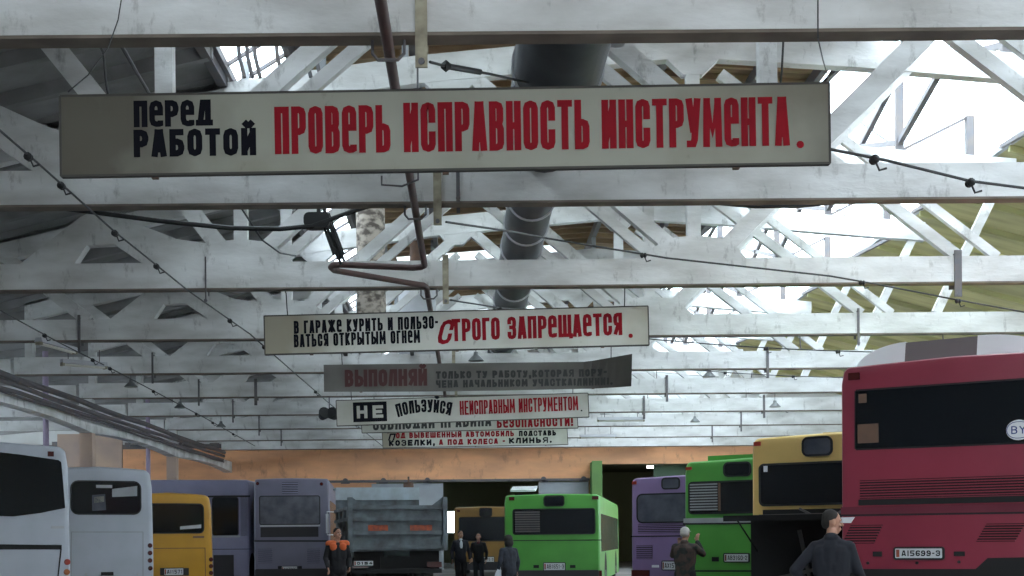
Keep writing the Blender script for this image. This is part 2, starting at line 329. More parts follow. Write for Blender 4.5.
# roof ------------------------------------------------------------
RY0, RY1 = YF - .3, YB + .35
def roof_sheet(mb, pts, th):                   # pts (x,z) polyline, extruded along y
    for (x0, z0), (x1, z1) in zip(pts, pts[1:]):
        mb.prism([(x0, z0), (x1, z1), (x1, z1 + th), (x0, z0 + th)], RY0, RY1)
mb = MB(); LS = [(-26.3, 6.9), (-12.6, 8.05), (-4.3, 9.95)]
roof_sheet(mb, LS, .12)
ceil = struct(mb.build('ceiling', M['grey_slab']), 'dark grey ribbed concrete roof slabs')
mb = MB(); y = RY0 + .8
while y < RY1:
    for (x0, z0), (x1, z1) in zip(LS, LS[1:]):
        mb.prism([(x0, z0 - .24), (x1, z1 - .24), (x1, z1 + .02), (x0, z0 + .02)], y, y + .16)
    y += 1.5
mb.build('slab_rib', M['grey_slab'], ceil)
CS = [(-3.3, 10.95), (4.0, 11.45), (7.3, 11.2)]
ADDED_LIGHTS = [(17.6, 23.4), (29.6, 36.4), (44.2, 48.2), (56.0, 62.0)]  # roof lights added in bays out of view to brighten the trusses
def cz(x): return 10.95 + .5 * (x + 3.3) / 7.3 if x <= 4 else 11.45 - .25 * (x - 4) / 3.3
def deck(mb, x0, x1, y0, y1): mb.add([(x0, y0, cz(x0)), (x1, y0, cz(x1)), (x1, y1, cz(x1)), (x0, y1, cz(x0)), (x0, y0, cz(x0) + .06), (x1, y0, cz(x1) + .06), (x1, y1, cz(x1) + .06), (x0, y1, cz(x0) + .06)], [(0, 3, 2, 1), (4, 5, 6, 7), (0, 1, 5, 4), (1, 2, 6, 5), (2, 3, 7, 6), (3, 0, 4, 7)])
mb = MB(); yy = RY0; gl = MB()
for a, b in ADDED_LIGHTS + [(RY1, RY1)]:
    deck(mb, -3.3, 4.0, yy, a); deck(mb, 4.0, 7.3, yy, a)
    if b > a: deck(mb, -3.3, -2.4, a, b); deck(mb, 3.2, 4.0, a, b); deck(mb, 4.0, 7.3, a, b); deck(gl, -2.4, 3.2, a, b)
    yy = b
w4 = struct(gl.build('added_roof_light', M['dimmed_skylight']), 'added roof lights in the plank roof deck, brightening the trusses')
c2 = struct(mb.build('ceiling', M['plank']), 'brown plank roof deck between the skylights')
mb = MB(); y = RY0 + .5
while y < RY1:
    if any(a - .1 < y < b for a, b in ADDED_LIGHTS): y += .75; continue
    for (x0, z0), (x1, z1) in zip(CS, CS[1:]):
        mb.prism([(x0, z0 - .13), (x1, z1 - .13), (x1, z1 + .01), (x0, z0 + .01)], y, y + .09)
    y += .75
mb.build('rafter', M['plank'], c2)
mb = MB()
for x, z in ((-3.1, 10.75), (-1.0, 10.85), (1.5, 11.0), (4.0, 11.15), (6.0, 11.05), (7.2, 10.95)): mb.box(x - .07, RY0, z - .1, x + .07, RY1, z + .14)
mb.build('purlin', M['steel'], c2)
mb = MB(); RS = [(12.3, 10.35), (26.3, 6.7)]
roof_sheet(mb, RS, .08)
c3 = struct(mb.build('ceiling', M['olive_sheet']), 'olive sheet roof over the side bay')
mb = MB(); y = RY0 + .4
while y < RY1:
    mb.prism([(12.3, 10.2), (26.3, 6.55), (26.3, 6.72), (12.3, 10.37)], y, y + .1); y += 2.0
mb.build('roof_rib', M['olive'], c3)
# skylights
w1 = struct(MB().prism([(-4.3, 10.0), (-3.3, 10.6), (-3.3, 10.62), (-4.3, 10.02)], RY0, RY1).build('window_1', M['sky_glass']), 'narrow skylight strip over the grey slabs')
mb = MB(); y = RY0
while y < RY1: mb.bar((-4.3, y, 9.98), (-3.3, y, 10.58), .07, .06); y += 1.0
mb.box(-4.36, RY0, 9.9, -4.24, RY1, 10.05).box(-3.36, RY0, 10.5, -3.24, RY1, 11.02)
mb.build('window_frame', M['steel'], w1)
SY0 = 6.0  # glazing starts here, out of view, so the nearest trusses stay darker
struct(MB().prism([(7.3, 11.25), (9.8, 12.2), (12.3, 10.45), (12.3, 10.55), (9.8, 12.3), (7.3, 11.35)], RY0, SY0).build('ceiling', M['plank']), 'unseen ridge roof end near the camera, boarded to darken the nearest trusses')
RG = [(7.3, 11.25), (9.8, 12.2), (12.3, 10.45)]
mb = MB(); 
for (x0, z0), (x1, z1) in zip(RG, RG[1:]): mb.prism([(x0, z0), (x1, z1), (x1, z1 + .02), (x0, z0 + .02)], SY0, RY1)
w2 = struct(mb.build('window_2', M['sky_glass']), 'wide glazed ridge skylight')
mb = MB(); y = RY0
while y < RY1:
    for (x0, z0), (x1, z1) in zip(RG, RG[1:]): mb.bar((x0, y, z0 - .03), (x1, y, z1 - .03), .08, .1)
    y += 6.0
for x, z in RG: mb.box(x - .06, RY0, z - .12, x + .06, RY1, z)
mb.build('window_frame', M['grey_paint'], w2)

# roof trusses ----------------------------------------------------
ZB, ZT, D = 6.09, 6.55, 0.25
UP = [(-12.0, 8.02), (-4.9, 9.72), (-.9, 10.25), (4.0, 10.68), (7.0, 10.48), (10.0, 10.2), (12.4, 10.0)]
def up_z(x):
    for (x0, z0), (x1, z1) in zip(UP, UP[1:]):
        if x0 <= x <= x1: return z0 + (z1 - z0) * (x - x0) / (x1 - x0) - .25
    return 9.8
def make_truss(label):
    t = thing('roof_truss', label, None, kind='structure')
    W = M['white_concrete']
    MB().box(-12.3, 0, ZB, 24.5, D, ZT).build('lower_chord', W, t)
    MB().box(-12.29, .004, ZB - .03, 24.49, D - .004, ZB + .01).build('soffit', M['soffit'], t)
    mb = MB()
    for (x0, z0), (x1, z1) in zip(UP, UP[1:]): mb.prism([(x0, z0 - .5), (x1, z1 - .5), (x1, z1), (x0, z0)], 0.0, D)
    # haunched nodes
    for x in (-4.1, 4.1, -.3):
        z = up_z(x) - .2; mb.prism([(x - .55, z), (x - .18, z - .35), (x + .18, z - .35), (x + .55, z)], .01, D - .01)
    mb.build('upper_chord', W, t)
    for s in (-1, 1):
        gx = 4.1 * s
        MB().prism([(gx - .95, ZT - .02), (gx - .78, ZT + .18), (gx - .5, ZT + .36), (gx, ZT + .42), (gx + .5, ZT + .36), (gx + .78, ZT + .18), (gx + .95, ZT - .02)], .005, D - .005).build('gusset', W, t)
        MB().bar((gx, D / 2, ZT), (gx, D / 2, up_z(gx)), .2, .24, (1, 0, 0)).build('vertical_member', W, t)
        MB().bar((3.95 * s, D / 2, 6.55), (.15 * s, D / 2, 9.85), .22, .26).build('inner_diagonal', W, t)
        MB().bar((3.42 * s, D / 2, ZT), (.25 * s, D / 2, 9.25), .14, .18).build('secondary_brace', W, t)
    MB().bar((4.45, D / 2, 6.55), (8.1, D / 2, up_z(8.1)), .22, .30).build('outer_diagonal', W, t)
    MB().bar((-4.25, D / 2, 6.55), (-6.3, D / 2, up_z(-6.3)), .20, .30).build('outer_diagonal', W, t)
    MB().prism([(-8.15, 6.5), (-7.13, 6.5), (-6.87, 6.88), (-6.38, 6.9), (-5.8, 6.5), (-4.9, 6.5), (-4.6, 6.88), (-5.25, 6.98), (-5.8, 7.2), (-6.4, 7.48), (-6.8, 7.48), (-7.0, 7.38)], .005, D - .005).build('arched_brace', W, t)
    MB().bar((4.6, D / 2, 9.9), (8.9, D / 2, 6.55), .15, .2).bar((5.3, D / 2, 9.9), (9.6, D / 2, 6.55), .12, .16).build('cross_brace', W, t)
    MB().bar((10.6, D / 2, 6.55), (12.2, D / 2, 9.8), .14, .2).build('end_diagonal', W, t)
    MB().bar((-8.6, D / 2, ZT), (-10.6, D / 2, up_z(-10.6)), .2, .28).bar((-11.9, D / 2, ZT), (-11.9, D / 2, 7.9), .2, .3).build('end_diagonal', W, t)
    mb = MB()
    for x in (8.0, 9.8, 11.4): mb.box(x - .09, .06, up_z(x) + .2, x + .09, .2, min(12.1, 11.35 + (x - 8) * .4 if x < 9.9 else 11.0))
    mb.bar((8.0, .14, up_z(8) + .2), (9.8, .14, 12.0), .06, .06).bar((9.8, .14, up_z(9.8) + .25), (11.4, .14, 11.0), .06, .06)
    mb.build('skylight_post', M['steel'], t)
    mb = MB()
    for x in (-4.0, -2.6, -1.1, 1.5, 4.0, 6.0, 7.1): mb.box(x - .06, .06, up_z(x) + .2, x + .06, .18, (11.0 if x > -3.3 else 10.2) if x < 0 else 11.1)
    mb.build('roof_post', M['grey_paint'], t)
    return t
ORD = ['first', 'second', 'third', 'fourth', 'fifth', 'sixth', 'seventh', 'eighth', 'ninth', 'tenth']
proto = None
for k in range(10):
    lab = 'white concrete roof truss, %s in line from the camera' % ORD[k]
    if proto is None: proto = make_truss(lab); tr = proto
    else: tr = copy_tree(proto); tr['label'] = lab
    tr.location = (0, 12 + 6 * k, 0)
# longitudinal braces between the trusses (skylight steel)
mb = MB()
for k in range(9):
    y0, y1 = 12.1 + 6 * k, 18.1 + 6 * k
    mb.bar((7.4, y0, 10.6), (7.4, y1, 11.1), .08, .08).bar((7.4, y1, 10.6), (7.4, y0, 11.1), .08, .08)
    mb.bar((9.8, y0, 10.4), (9.8, y1, 12.0), .12, .12).bar((9.8, y1, 10.4), (9.8, y0, 12.0), .12, .12)
    mb.bar((12.1, y0, 9.9), (12.1, y1, 10.3), .09, .09)
    mb.bar((-4.4, y0, 9.7), (-4.4, y1, 9.8), .16, .16)
struct(mb.build('trim_2', M['steel']), 'dark steel braces under the ridge skylight')

# columns and girder of the side aisle -----------------------------
t = thing('girder', 'white concrete girder with brown underside along the side aisle', None, kind='structure')
for y0, y1 in ((30, 42), (42, 54), (54, 66.4)):
    mb = MB(); n = 10; vs = []
    prof = [(y0 + (y1 - y0) * i / n, 4.97 + .16 * (1 - (2 * i / n - 1) ** 2)) for i in range(n + 1)]
    for y, z in prof: vs += [(-12.25, y, z), (-11.85, y, z), (-11.85, y, 5.5), (-12.25, y, 5.5)]
    fs = [(3, 2, 1, 0), (4 * n, 4 * n + 1, 4 * n + 2, 4 * n + 3)]
    for i in range(n):
        a = 4 * i
        for q in range(4): fs.append((a + q, a + (q + 1) % 4, a + 4 + (q + 1) % 4, a + 4 + q))
    mb.add(vs, fs).build('girder_span', M['white_concrete'], t)
for k, y in enumerate((30, 42, 54)):
    c = thing('column', 'brown concrete column carrying the side aisle girder, %s from the camera' % ORD[k], None, (-12.05, y, 0), kind='structure')
    MB().box(-.2, -.2, 0, .2, .2, 4.97).build('column_shaft', M['tan_wall'], c)
    MB().box(-.2, -.2, 5.5, .2, .2, 6.04).build('column_head', M['white_concrete'], c)
for k, (u, Y) in enumerate(((46, 40.8), (148, 53.2))):
    p = P(u, 440, Y)
    o = MB().lathe([(.09, 0), (.09, 7.4)], (0, 0, 0), 'Z', 12).lathe([(.16, 0), (.16, .08)], (0, 0, 0), 'Z', 12).build('pipe_post', M['purple_post'], None, 40, (p.x, Y, 0))
    tag(o, ('mauve pipe post rising behind the big white coach', 'mauve pipe post between the small white bus and the amber bus')[k], 'post', 'mauve pipe posts')
mb = MB().box(-19.2, 62, 0, -16.2, 62.2, 6.6)
struct(mb.build('wall_aisle', M['tan_wall']), 'tan plaster panel in the side aisle')
mb = MB()
for z, x, r in ((5.58, -11.7, .07), (5.76, -11.68, .09), (5.42, -11.74, .06), (5.32, -11.7, .035)):
    pts = [(x, 14 + i * 2.6, z + random.uniform(-.03, .03)) for i in range(20)]; mb.tube(pts, r, 8)
o = mb.build('pipe_run', M['steel'], None, 40); tag(o, 'dark bundled pipes lying along the side aisle girder', 'pipe')
mb = MB()
for z, y in ((6.9, 30), (6.9, 36), (6.9, 42), (6.9, 48), (6.9, 54)): mb.box(-25.9, y, 6.1, -12.4, y + .25, 6.5)
struct(mb.build('trim_3', M['white_concrete']), 'white tie beams across the side aisle')

# ---------------------------------------------------------------- lettering
GL = {
 'А': [('s', [(0, 0), (.36, 1)]), ('s', [(1, 0), (.64, 1)]), ('s', [(.36, 1), (.64, 1)]), ('s', [(.2, .2), (.8, .2)])],
 'Б': [('s', [(.92, 1), (0, 1), (0, 0)]), ('r', [(0, .55), (1, .55), (1, 0), (0, 0)])],
 'В': [('s', [(0, 0), (0, 1)]), ('r', [(0, 1), (.94, 1), (.94, .53), (0, .53)]), ('r', [(0, .53), (1, .53), (1, 0), (0, 0)])],
 'Г': [('s', [(0, 0), (0, 1), (1, 1)])],
 'Д': [('s', [(.12, .05), (.38, 1), (.88, 1), (.88, .05)]), ('s', [(-.05, .02), (1.08, .02)])],
 'Е': [('s', [(1, 1), (0, 1), (0, 0), (1, 0)]), ('s', [(0, .5), (.85, .5)])],
 'е': [('r', [(1, .54), (1, 1), (0, 1), (0, 0), (1, 0), (1, .04)]), ('s', [(.1, .54), (.98, .54)])],
 'Ж': [('s', [(.5, 0), (.5, 1)]), ('s', [(0, 0), (.42, .5), (0, 1)]), ('s', [(1, 0), (.58, .5), (1, 1)])],
 'З': [('r', [(0, .8), (0, 1), (1, 1), (1, .53), (.35, .53)]), ('r', [(.35, .53), (1, .53), (1, 0), (0, 0), (0, .2)])],
 'И': [('s', [(0, 1), (0, 0)]), ('s', [(1, 0), (1, 1)]), ('s', [(.05, .12), (.95, .88)])],
 'К': [('s', [(0, 0), (0, 1)]), ('s', [(1, 1), (.2, .5), (1, 0)])],
 'Л': [('s', [(0, 0), (.25, 1), (1, 1), (1, 0)])],
 'М': [('s', [(0, 0), (.06, 1)]), ('s', [(1, 0), (.94, 1)]), ('s', [(.08, .95), (.5, .3), (.92, .95)])],
 'Н': [('s', [(0, 0), (0, 1)]), ('s', [(1, 0), (1, 1)]), ('s', [(0, .5), (1, .5)])],
 'О': [('rc', [(0, 0), (1, 0), (1, 1), (0, 1)])],
 'П': [('s', [(0, 0), (0, 1), (1, 1), (1, 0)])],
 'Р': [('s', [(0, 0), (0, 1)]), ('r', [(0, 1), (1, 1), (1, .46), (0, .46)])],
 'С': [('r', [(1, .68), (1, 1), (0, 1), (0, 0), (1, 0), (1, .32)])],
 'Т': [('s', [(0, 1), (1, 1)]), ('s', [(.5, 1), (.5, 0)])],
 'У': [('s', [(0, 1), (.45, .35)]), ('s', [(1, 1), (.62, .1), (.45, 0), (.05, 0)])],
 'Ч': [('r', [(0, 1), (0, .45), (1, .45)]), ('s', [(1, 1), (1, 0)])],
 'Ш': [('s', [(0, 1), (0, 0), (1, 0), (1, 1)]), ('s', [(.5, 0), (.5, 1)])],
 'Щ': [('s', [(0, 1), (0, 0), (1, 0), (1, 1)]), ('s', [(.5, 0), (.5, 1)]), ('s', [(1, 0), (1.14, 0), (1.14, -.08)])],
 'Ы': [('s', [(0, 1), (0, 0)]), ('r', [(0, .55), (.58, .55), (.58, 0), (0, 0)]), ('s', [(1, 0), (1, 1)])],
 'Ь': [('s', [(0, 1), (0, 0)]), ('r', [(0, .55), (1, .55), (1, 0), (0, 0)])],
 'Ю': [('s', [(0, 0), (0, 1)]), ('s', [(0, .5), (.4, .5)]), ('rc', [(.4, 0), (1, 0), (1, 1), (.4, 1)])],
 'Я': [('s', [(1, 0), (1, 1)]), ('r', [(1, 1), (0, 1), (0, .48), (1, .48)]), ('s', [(.55, .45), (0, 0)])],
 '-': [('s', [(0.1, .5), (.9, .5)])], '.': [('dot', (.5, .0))], ',': [('dot', (.5, .0)), ('s', [(.5, 0), (.2, -.2)])],
 '!': [('s', [(.5, 1), (.5, .4)]), ('dot', (.5, 0))], '(': [('r', [(1, 1), (.2, .9), (.2, .1), (1, 0)])], ')': [('r', [(0, 1), (.8, .9), (.8, .1), (0, 0)])],
 '1': [('s', [(.1, .75), (.55, 1), (.55, 0)])], '2': [('r', [(0, .75), (0, 1), (1, 1), (1, .55), (0, .2), (0, 0), (1, 0)])],
 '5': [('s', [(1, 1), (0, 1), (0, .55)]), ('r', [(0, .55), (1, .55), (1, 0), (0, 0)])],
 '6': [('r', [(1, .85), (1, 1), (0, 1), (0, 0), (1, 0), (1, .52), (0, .52)])],
 '9': [('r', [(0, .15), (0, 0), (1, 0), (1, 1), (0, 1), (0, .48), (1, .48)])],
 '7': [('s', [(0, 1), (1, 1), (.35, 0)])], '4': [('s', [(.7, 0), (.7, 1), (0, .35), (1, .35)])], '8': [('rc', [(0, 0), (1, 0), (1, .5), (0, .5)]), ('rc', [(.05, .5), (.95, .5), (.95, 1), (.05, 1)])],
 'I': [('s', [(.5, 0), (.5, 1)])], 'Y': [('s', [(0, 1), (.5, .5), (1, 1)]), ('s', [(.5, .5), (.5, 0)])],
}
GL['Й'] = GL['И'] + [('s', [(.12, 1.38), (.36, 1.28), (.64, 1.28), (.88, 1.38)])]
for a, b in zip('ABEKMHOPCTX30', 'АВЕКМНОРСТЖЗО'): GL.setdefault(a, GL[b])
GL['X'] = [('s', [(0, 0), (1, 1)]), ('s', [(0, 1), (1, 0)])]
WD = {'Ж': 1.5, 'М': 1.3, 'Ш': 1.45, 'Щ': 1.5, 'Ы': 1.45, 'Ю': 1.5, 'Д': 1.15, '.': .5, ',': .45, '-': .6, '!': .45, '(': .5, ')': .5, ' ': .55, 'I': .5, '1': .7, 'Г': .85}
def stroke(mb, pts, t, closed, y, tf, yf):
    n = len(pts); L = []; Rr = []
    P2 = [Vector(p) for p in pts]
    for i in range(n):
        if closed or 0 < i < n - 1:
            a = (P2[i] - P2[i - 1]).normalized(); b = (P2[(i + 1) % n] - P2[i]).normalized()
            na, nb = Vector((-a.y, a.x)), Vector((-b.y, b.x)); m = na + nb
            if m.length < .2: m = na
            m.normalize(); k = min(1 / max(.35, m.dot(na)), 2.2); off = m * (t / 2 * k); p = P2[i]
        else:
            d = (P2[1] - P2[0]).normalized() if i == 0 else (P2[-1] - P2[-2]).normalized()
            off = Vector((-d.y, d.x)) * (t / 2); p = P2[i]
        L.append(p + off); Rr.append(p - off)
    vs = []
    for a, b in zip(L, Rr): vs += [a, b]
    fs = [(2 * i, 2 * i + 1, 2 * i + 3, 2 * i + 2) for i in range(n - 1)]
    if closed: fs.append((2 * n - 2, 2 * n - 1, 1, 0))
    mb.add([((q := tf(v.x, v.y))[0], y + yf(*q), q[1]) for v in vs], fs)
def chamfer(pts, d, closed):
    out = []; n = len(pts)
    for i in range(n):
        if not closed and i in (0, n - 1): out.append(pts[i]); continue
        p = Vector(pts[i]); a = Vector(pts[i - 1]) - p; b = Vector(pts[(i + 1) % n]) - p
        da, db = min(d, a.length * .48), min(d, b.length * .48)
        pa, pb = p + a.normalized() * da, p + b.normalized() * db
        out += [tuple(pa), tuple((pa + pb) / 2 * .55 + p * .45), tuple(pb)]
    return out
def text(mb, s, x0, x1, z0, z1, bold=.36, gap=.17, y=-.006, tf=None, space=.55, yf=None):
    yf = yf or (lambda a, b: 0.0)
    tf = tf or (lambda a, b: (a, b)); H = z1 - z0
    W = [WD.get(c, 1) if c != ' ' else space for c in s]
    tot = sum(W) + gap * (len(s) - 1); k = (x1 - x0) / tot; x = x0; t = bold * k; y0 = y
    for c, wd in zip(s, W):
        if c != ' ':
            w_ = wd * k; tt = min(t, H * (.21 if c in 'еСЗЯ' else .3))
            fx = lambda a: x + tt / 2 + a * (w_ - tt)
            fz = lambda b: z0 + tt / 2 + b * (H - tt)
            for kind, pts in GL[c]:
                y -= .00035; y = y if y > y0 - .004 else y0
                if kind == 'dot':
                    cx, cz = x + w_ / 2, z0 + tt * .6; r = tt * .62
                    mb.add([((q := tf(cx + r * math.cos(i * math.pi / 5), cz + r * math.sin(i * math.pi / 5)))[0], y + yf(*q), q[1]) for i in range(10)], [tuple(range(10))]); continue
                pp = [(fx(a), fz(b)) for a, b in pts]; closed = kind == 'rc'
                if kind in ('r', 'rc'): pp = chamfer(pp, min(.55 * (w_ - tt), .3 * H), closed)
                elif len(pp) > 2: pass
                if not closed:      # square ends
                    a, b = Vector(pp[0]), Vector(pp[1]); d = (a - b).normalized(); e = tt / 2 if abs(d.x) < .15 or abs(d.y) < .15 else tt * .3
                    pp[0] = tuple(a + d * e)
                    a, b = Vector(pp[-1]), Vector(pp[-2]); d = (a - b).normalized(); e = tt / 2 if abs(d.x) < .15 or abs(d.y) < .15 else tt * .3
                    pp[-1] = tuple(a + d * e)
                stroke(mb, pp, tt, closed, y, tf, yf)
        x += (wd + gap) * k

def sign(name, label, quad, Y, board_mat, texts, tilt=0.0, curl=0.0):
    """quad: TL,TR,BR,BL pixels; texts: (material key, part name, string, u0, u1, vbottom, vtop at u0, bold, extra)"""
    tl, tr, br, bl = [P(u, v, Y) for u, v in quad]
    org = (bl + br) / 2; ang = math.atan2(((tr.z - tl.z) + (br.z - bl.z)) / 2, tr.x - tl.x)
    t = thing(name, label, 'sign', org); t.rotation_euler = (R(-tilt), -ang, 0)
    ca, sa = math.cos(ang), math.sin(ang)
    def loc(u, v):
        p = P(u, v, Y) - org; return (p.x * ca + p.z * sa, -p.x * sa + p.z * ca)
    q = [loc(*p) for p in quad]
    hl, hr = q[0][1] - q[3][1], q[1][1] - q[2][1]
    if curl:
        # sheet whose far corner has come loose and bends forward
        mb = MB(); n = 40; vs = []
        for i in range(n + 1):
            f = i / n; x = q[3][0] + (q[2][0] - q[3][0]) * f
            b = max(0, (f - .86) / .14); h0, h1 = -.03 * math.sin(f * 3) , hl + (hr - hl) * f
            vs += [(x, -curl * b * b * .5, h0), (x, -curl * b, h1 + .1 * b), (x, .035 - curl * b, h1 + .1 * b), (x, .035 - curl * b * b * .5, h0)]
        fs = [(3, 2, 1, 0), (4 * n, 4 * n + 1, 4 * n + 2, 4 * n + 3)]
        for i in range(n):
            for k in range(4): fs.append((4 * i + k, 4 * i + (k + 1) % 4, 4 * i + 4 + (k + 1) % 4, 4 * i + 4 + k))
        mb.add(vs, fs).build('board', board_mat, t)
    else:
        MB().prism([q[3], q[2], q[1], q[0]], 0, .05).build('board', board_mat, t)
        mb = MB()
        for a, b in ((q[0], q[1]), (q[3], q[2])): mb.bar((a[0], .03, a[1]), (b[0], .03, b[1]), .066, .022)
        for a, b in ((q[0], q[3]), (q[1], q[2])): mb.bar((a[0], .03, a[1]), (b[0], .03, b[1]), .066, .022)
        mb.build('frame', M['sign_back'], t)
    for f in (.12, .5, .88):
        x = q[3][0] + (q[2][0] - q[3][0]) * f; MB().box(x - .03, .051, -.02, x + .03, .11, hl * .98).build('back_batten', M['rust'], t)
    for f in (.06, .94):
        x = q[3][0] + (q[2][0] - q[3][0]) * f; k = hl + (hr - hl) * f
        MB().tube([(x, .07, k * .5), (x, .07, k + .05), (x, .02, k + .12), (x, -.06, 6.1 - org.z), (x, -.25, 6.12 - org.z)], .011, 6).build('hanging_rod', M['wire'], t)
    def yfun(x, z):
        b = max(0, ((x - q[3][0]) / (q[2][0] - q[3][0]) - .86) / .14); zz = min(1, max(0, z / hl))
        return -curl * (b * b * .5 * (1 - zz) + b * zz)
    by = {}
    for mk, part, s, u0, u1, va, vb, bold, ex in texts:
        (x0, z0), (x1, z1) = loc(u0, va), loc(u1, vb)
        if ex.get('abs'): pass
        by.setdefault((mk, part), MB())
        zt = z0 + (loc(u0, va - abs(va - vb))[1] - z0)
        if ex.get('patch'):
            MB().box(x0 - ex['patch'], -.004, z0 - ex['patch'], x1 + ex['patch'], .0, zt + ex['patch']).build('dark_square', M[ex['patchm']], t)
        tf = None
        if ex.get('shear'):
            tf = lambda x, z, z0=z0, k=ex['shear']: (x + (z - z0) * k, z)
        if ex.get('rise'):
            tf = lambda x, z, x0=x0, x1=x1, k=ex['rise']: (x, z + k * (x - x0))
        if ex.get('arch'):
            tf = lambda x, z, x0=x0, x1=x1, k=ex['arch'], z0=z0: (x + (z - z0) * -.22 * (1 - 2 * (x - x0) / (x1 - x0)) , z + k * (1 - (2 * (x - x0) / (x1 - x0) - 1) ** 2))
        text(by[(mk, part)], s, x0, x1, z0, zt, bold, ex.get('gap', .17), ex.get('y', -.006), tf, ex.get('space', .55), yfun)
    for (mk, part), mb in by.items(): mb.build(part, M[mk], t)
    return t
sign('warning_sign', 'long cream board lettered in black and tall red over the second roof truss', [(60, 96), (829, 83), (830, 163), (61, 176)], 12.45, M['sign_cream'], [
    ('black_ink', 'black_lettering', 'ПеРеД', 134, 212, 127.5, 101, .43, {'gap': .13}),
    ('black_ink', 'black_lettering', 'РАБОТОЙ', 134, 256, 157.5, 130, .43, {'gap': .2}),
    ('red_ink', 'red_lettering', 'ПРОВеРЬ', 275, 390, 154.5, 107, .46, {'gap': .15}),
    ('red_ink', 'red_lettering', 'ИСПРАВНОСТЬ', 404, 589, 152.5, 103, .46, {'gap': .15}),
    ('red_ink', 'red_lettering', 'ИНСТРУМеНТА', 602, 789, 149, 100, .46, {'gap': .14}),
    ('red_ink', 'red_lettering', '.', 791, 809, 148.5, 128, .8, {}),
])
sign('warning_sign', 'white board lettered in small black and big red above the sooty curled board', [(264, 316), (648, 306), (649, 345), (265, 354.5)], 24.4, M['sign_white'], [
    ('black_ink', 'black_lettering', 'В ГАРАЖе КУРИТЬ И ПОЛЬЗО-', 294, 438, 334, 321, .46, {'gap': .22, 'rise': .012}),
    ('black_ink', 'black_lettering', 'ВАТЬСЯ ОТКРЫТЫМ ОГНеМ', 294, 420, 347.5, 334.5, .46, {'gap': .22, 'rise': .012}),
    ('red_ink', 'red_lettering', 'С', 436, 449, 344.5, 320, .30, {'shear': .28}),
    ('red_ink', 'red_lettering', 'ТРОГО ЗАПРеЩАеТСЯ', 452, 622, 341.5, 319, .43, {'gap': .16, 'rise': .012}),
    ('red_ink', 'red_lettering', '.', 624, 637, 338.2, 326, .8, {}),
])
sign('warning_sign', 'sooty grey sheet sign with a loose curled corner and faded lettering', [(323, 365), (629, 361), (630, 387), (324, 392)], 30.5, M['sign_sooty'], [
    ('faded_red', 'red_lettering', 'ВЫПОЛНЯЙ', 345, 427, 387, 370, .42, {'gap': .15, 'y': -.025}),
    ('faded_black', 'black_lettering', 'ТОЛЬКО ТУ РАБОТУ,КОТОРАЯ ПОРУ-', 436, 606, 379, 371.5, .44, {'gap': .25, 'y': -.025}),
    ('faded_black', 'black_lettering', 'ЧЕНА НАЧАЛЬНИКОМ УЧАСТКА(ЛИНИИ).', 436, 612, 388, 380.5, .44, {'gap': .25, 'y': -.025}),
], curl=.5)
sign('warning_sign', 'dusty board with two pale letters on a black square and narrow red lettering', [(336, 400.5), (588, 393), (589, 417), (337, 426)], 36.4, M['sign_grey'], [
    ('sign_grey', 'pale_lettering', 'НЕ', 357, 383, 418.5, 406, .30, {'gap': .5, 'y': -.008, 'patch': .1, 'patchm': 'black_ink'}),
    ('black_ink', 'black_lettering', 'ПОЛЬЗУЙСЯ', 398, 450, 417.5, 404.5, .44, {'gap': .18, 'arch': .12}),
    ('red_ink', 'red_lettering', 'НЕИСПРАВНЫМ ИНСТРУМЕНТОМ', 460, 578, 415, 401, .42, {'gap': .2, 'rise': .008}),
    ('black_ink', 'black_lettering', '.', 579, 584, 411.5, 407, .6, {}),
])
sign('warning_sign', 'mostly hidden board with dark and red lettering, just under the dusty board', [(361, 417), (577, 411), (578, 428), (362, 433)], 42.4, M['sign_grey'], [
    ('faded_black', 'black_lettering', 'СОБЛЮДАЙ ПРАВИЛА', 373, 491, 430.5, 417.5, .40, {'gap': .25, 'rise': .012}),
    ('red_ink', 'red_lettering', 'БеЗОПАСНОСТИ!', 497, 573, 428, 418.5, .40, {'gap': .25}),
])
sign('warning_sign', 'lowest white board with two lines of black and red lettering on the orange wall', [(382, 431), (567, 427.5), (568, 444.5), (383, 448)], 48.4, M['sign_white'], [
    ('black_ink', 'black_lettering', 'П', 388, 394, 440.5, 433.5, .26, {'shear': .3}),
    ('red_ink', 'red_lettering', 'ОД ВЫВЕШЕННЫЙ АВТОМОБИЛЬ', 396, 514, 438.5, 432.8, .40, {'gap': .28}),
    ('black_ink', 'black_lettering', 'ПОДСТАВЬ', 519, 556, 436.3, 430.8, .42, {'gap': .28}),
    ('black_ink', 'black_lettering', 'КОЗЕЛКИ,', 389, 435, 446.2, 440.2, .42, {'gap': .28}),
    ('red_ink', 'red_lettering', 'А ПОД КОЛЕСА -', 439, 505, 445.2, 439.4, .40, {'gap': .28}),
    ('black_ink', 'black_lettering', 'КЛИНЬЯ.', 509, 552, 443.6, 437.9, .42, {'gap': .28}),
])

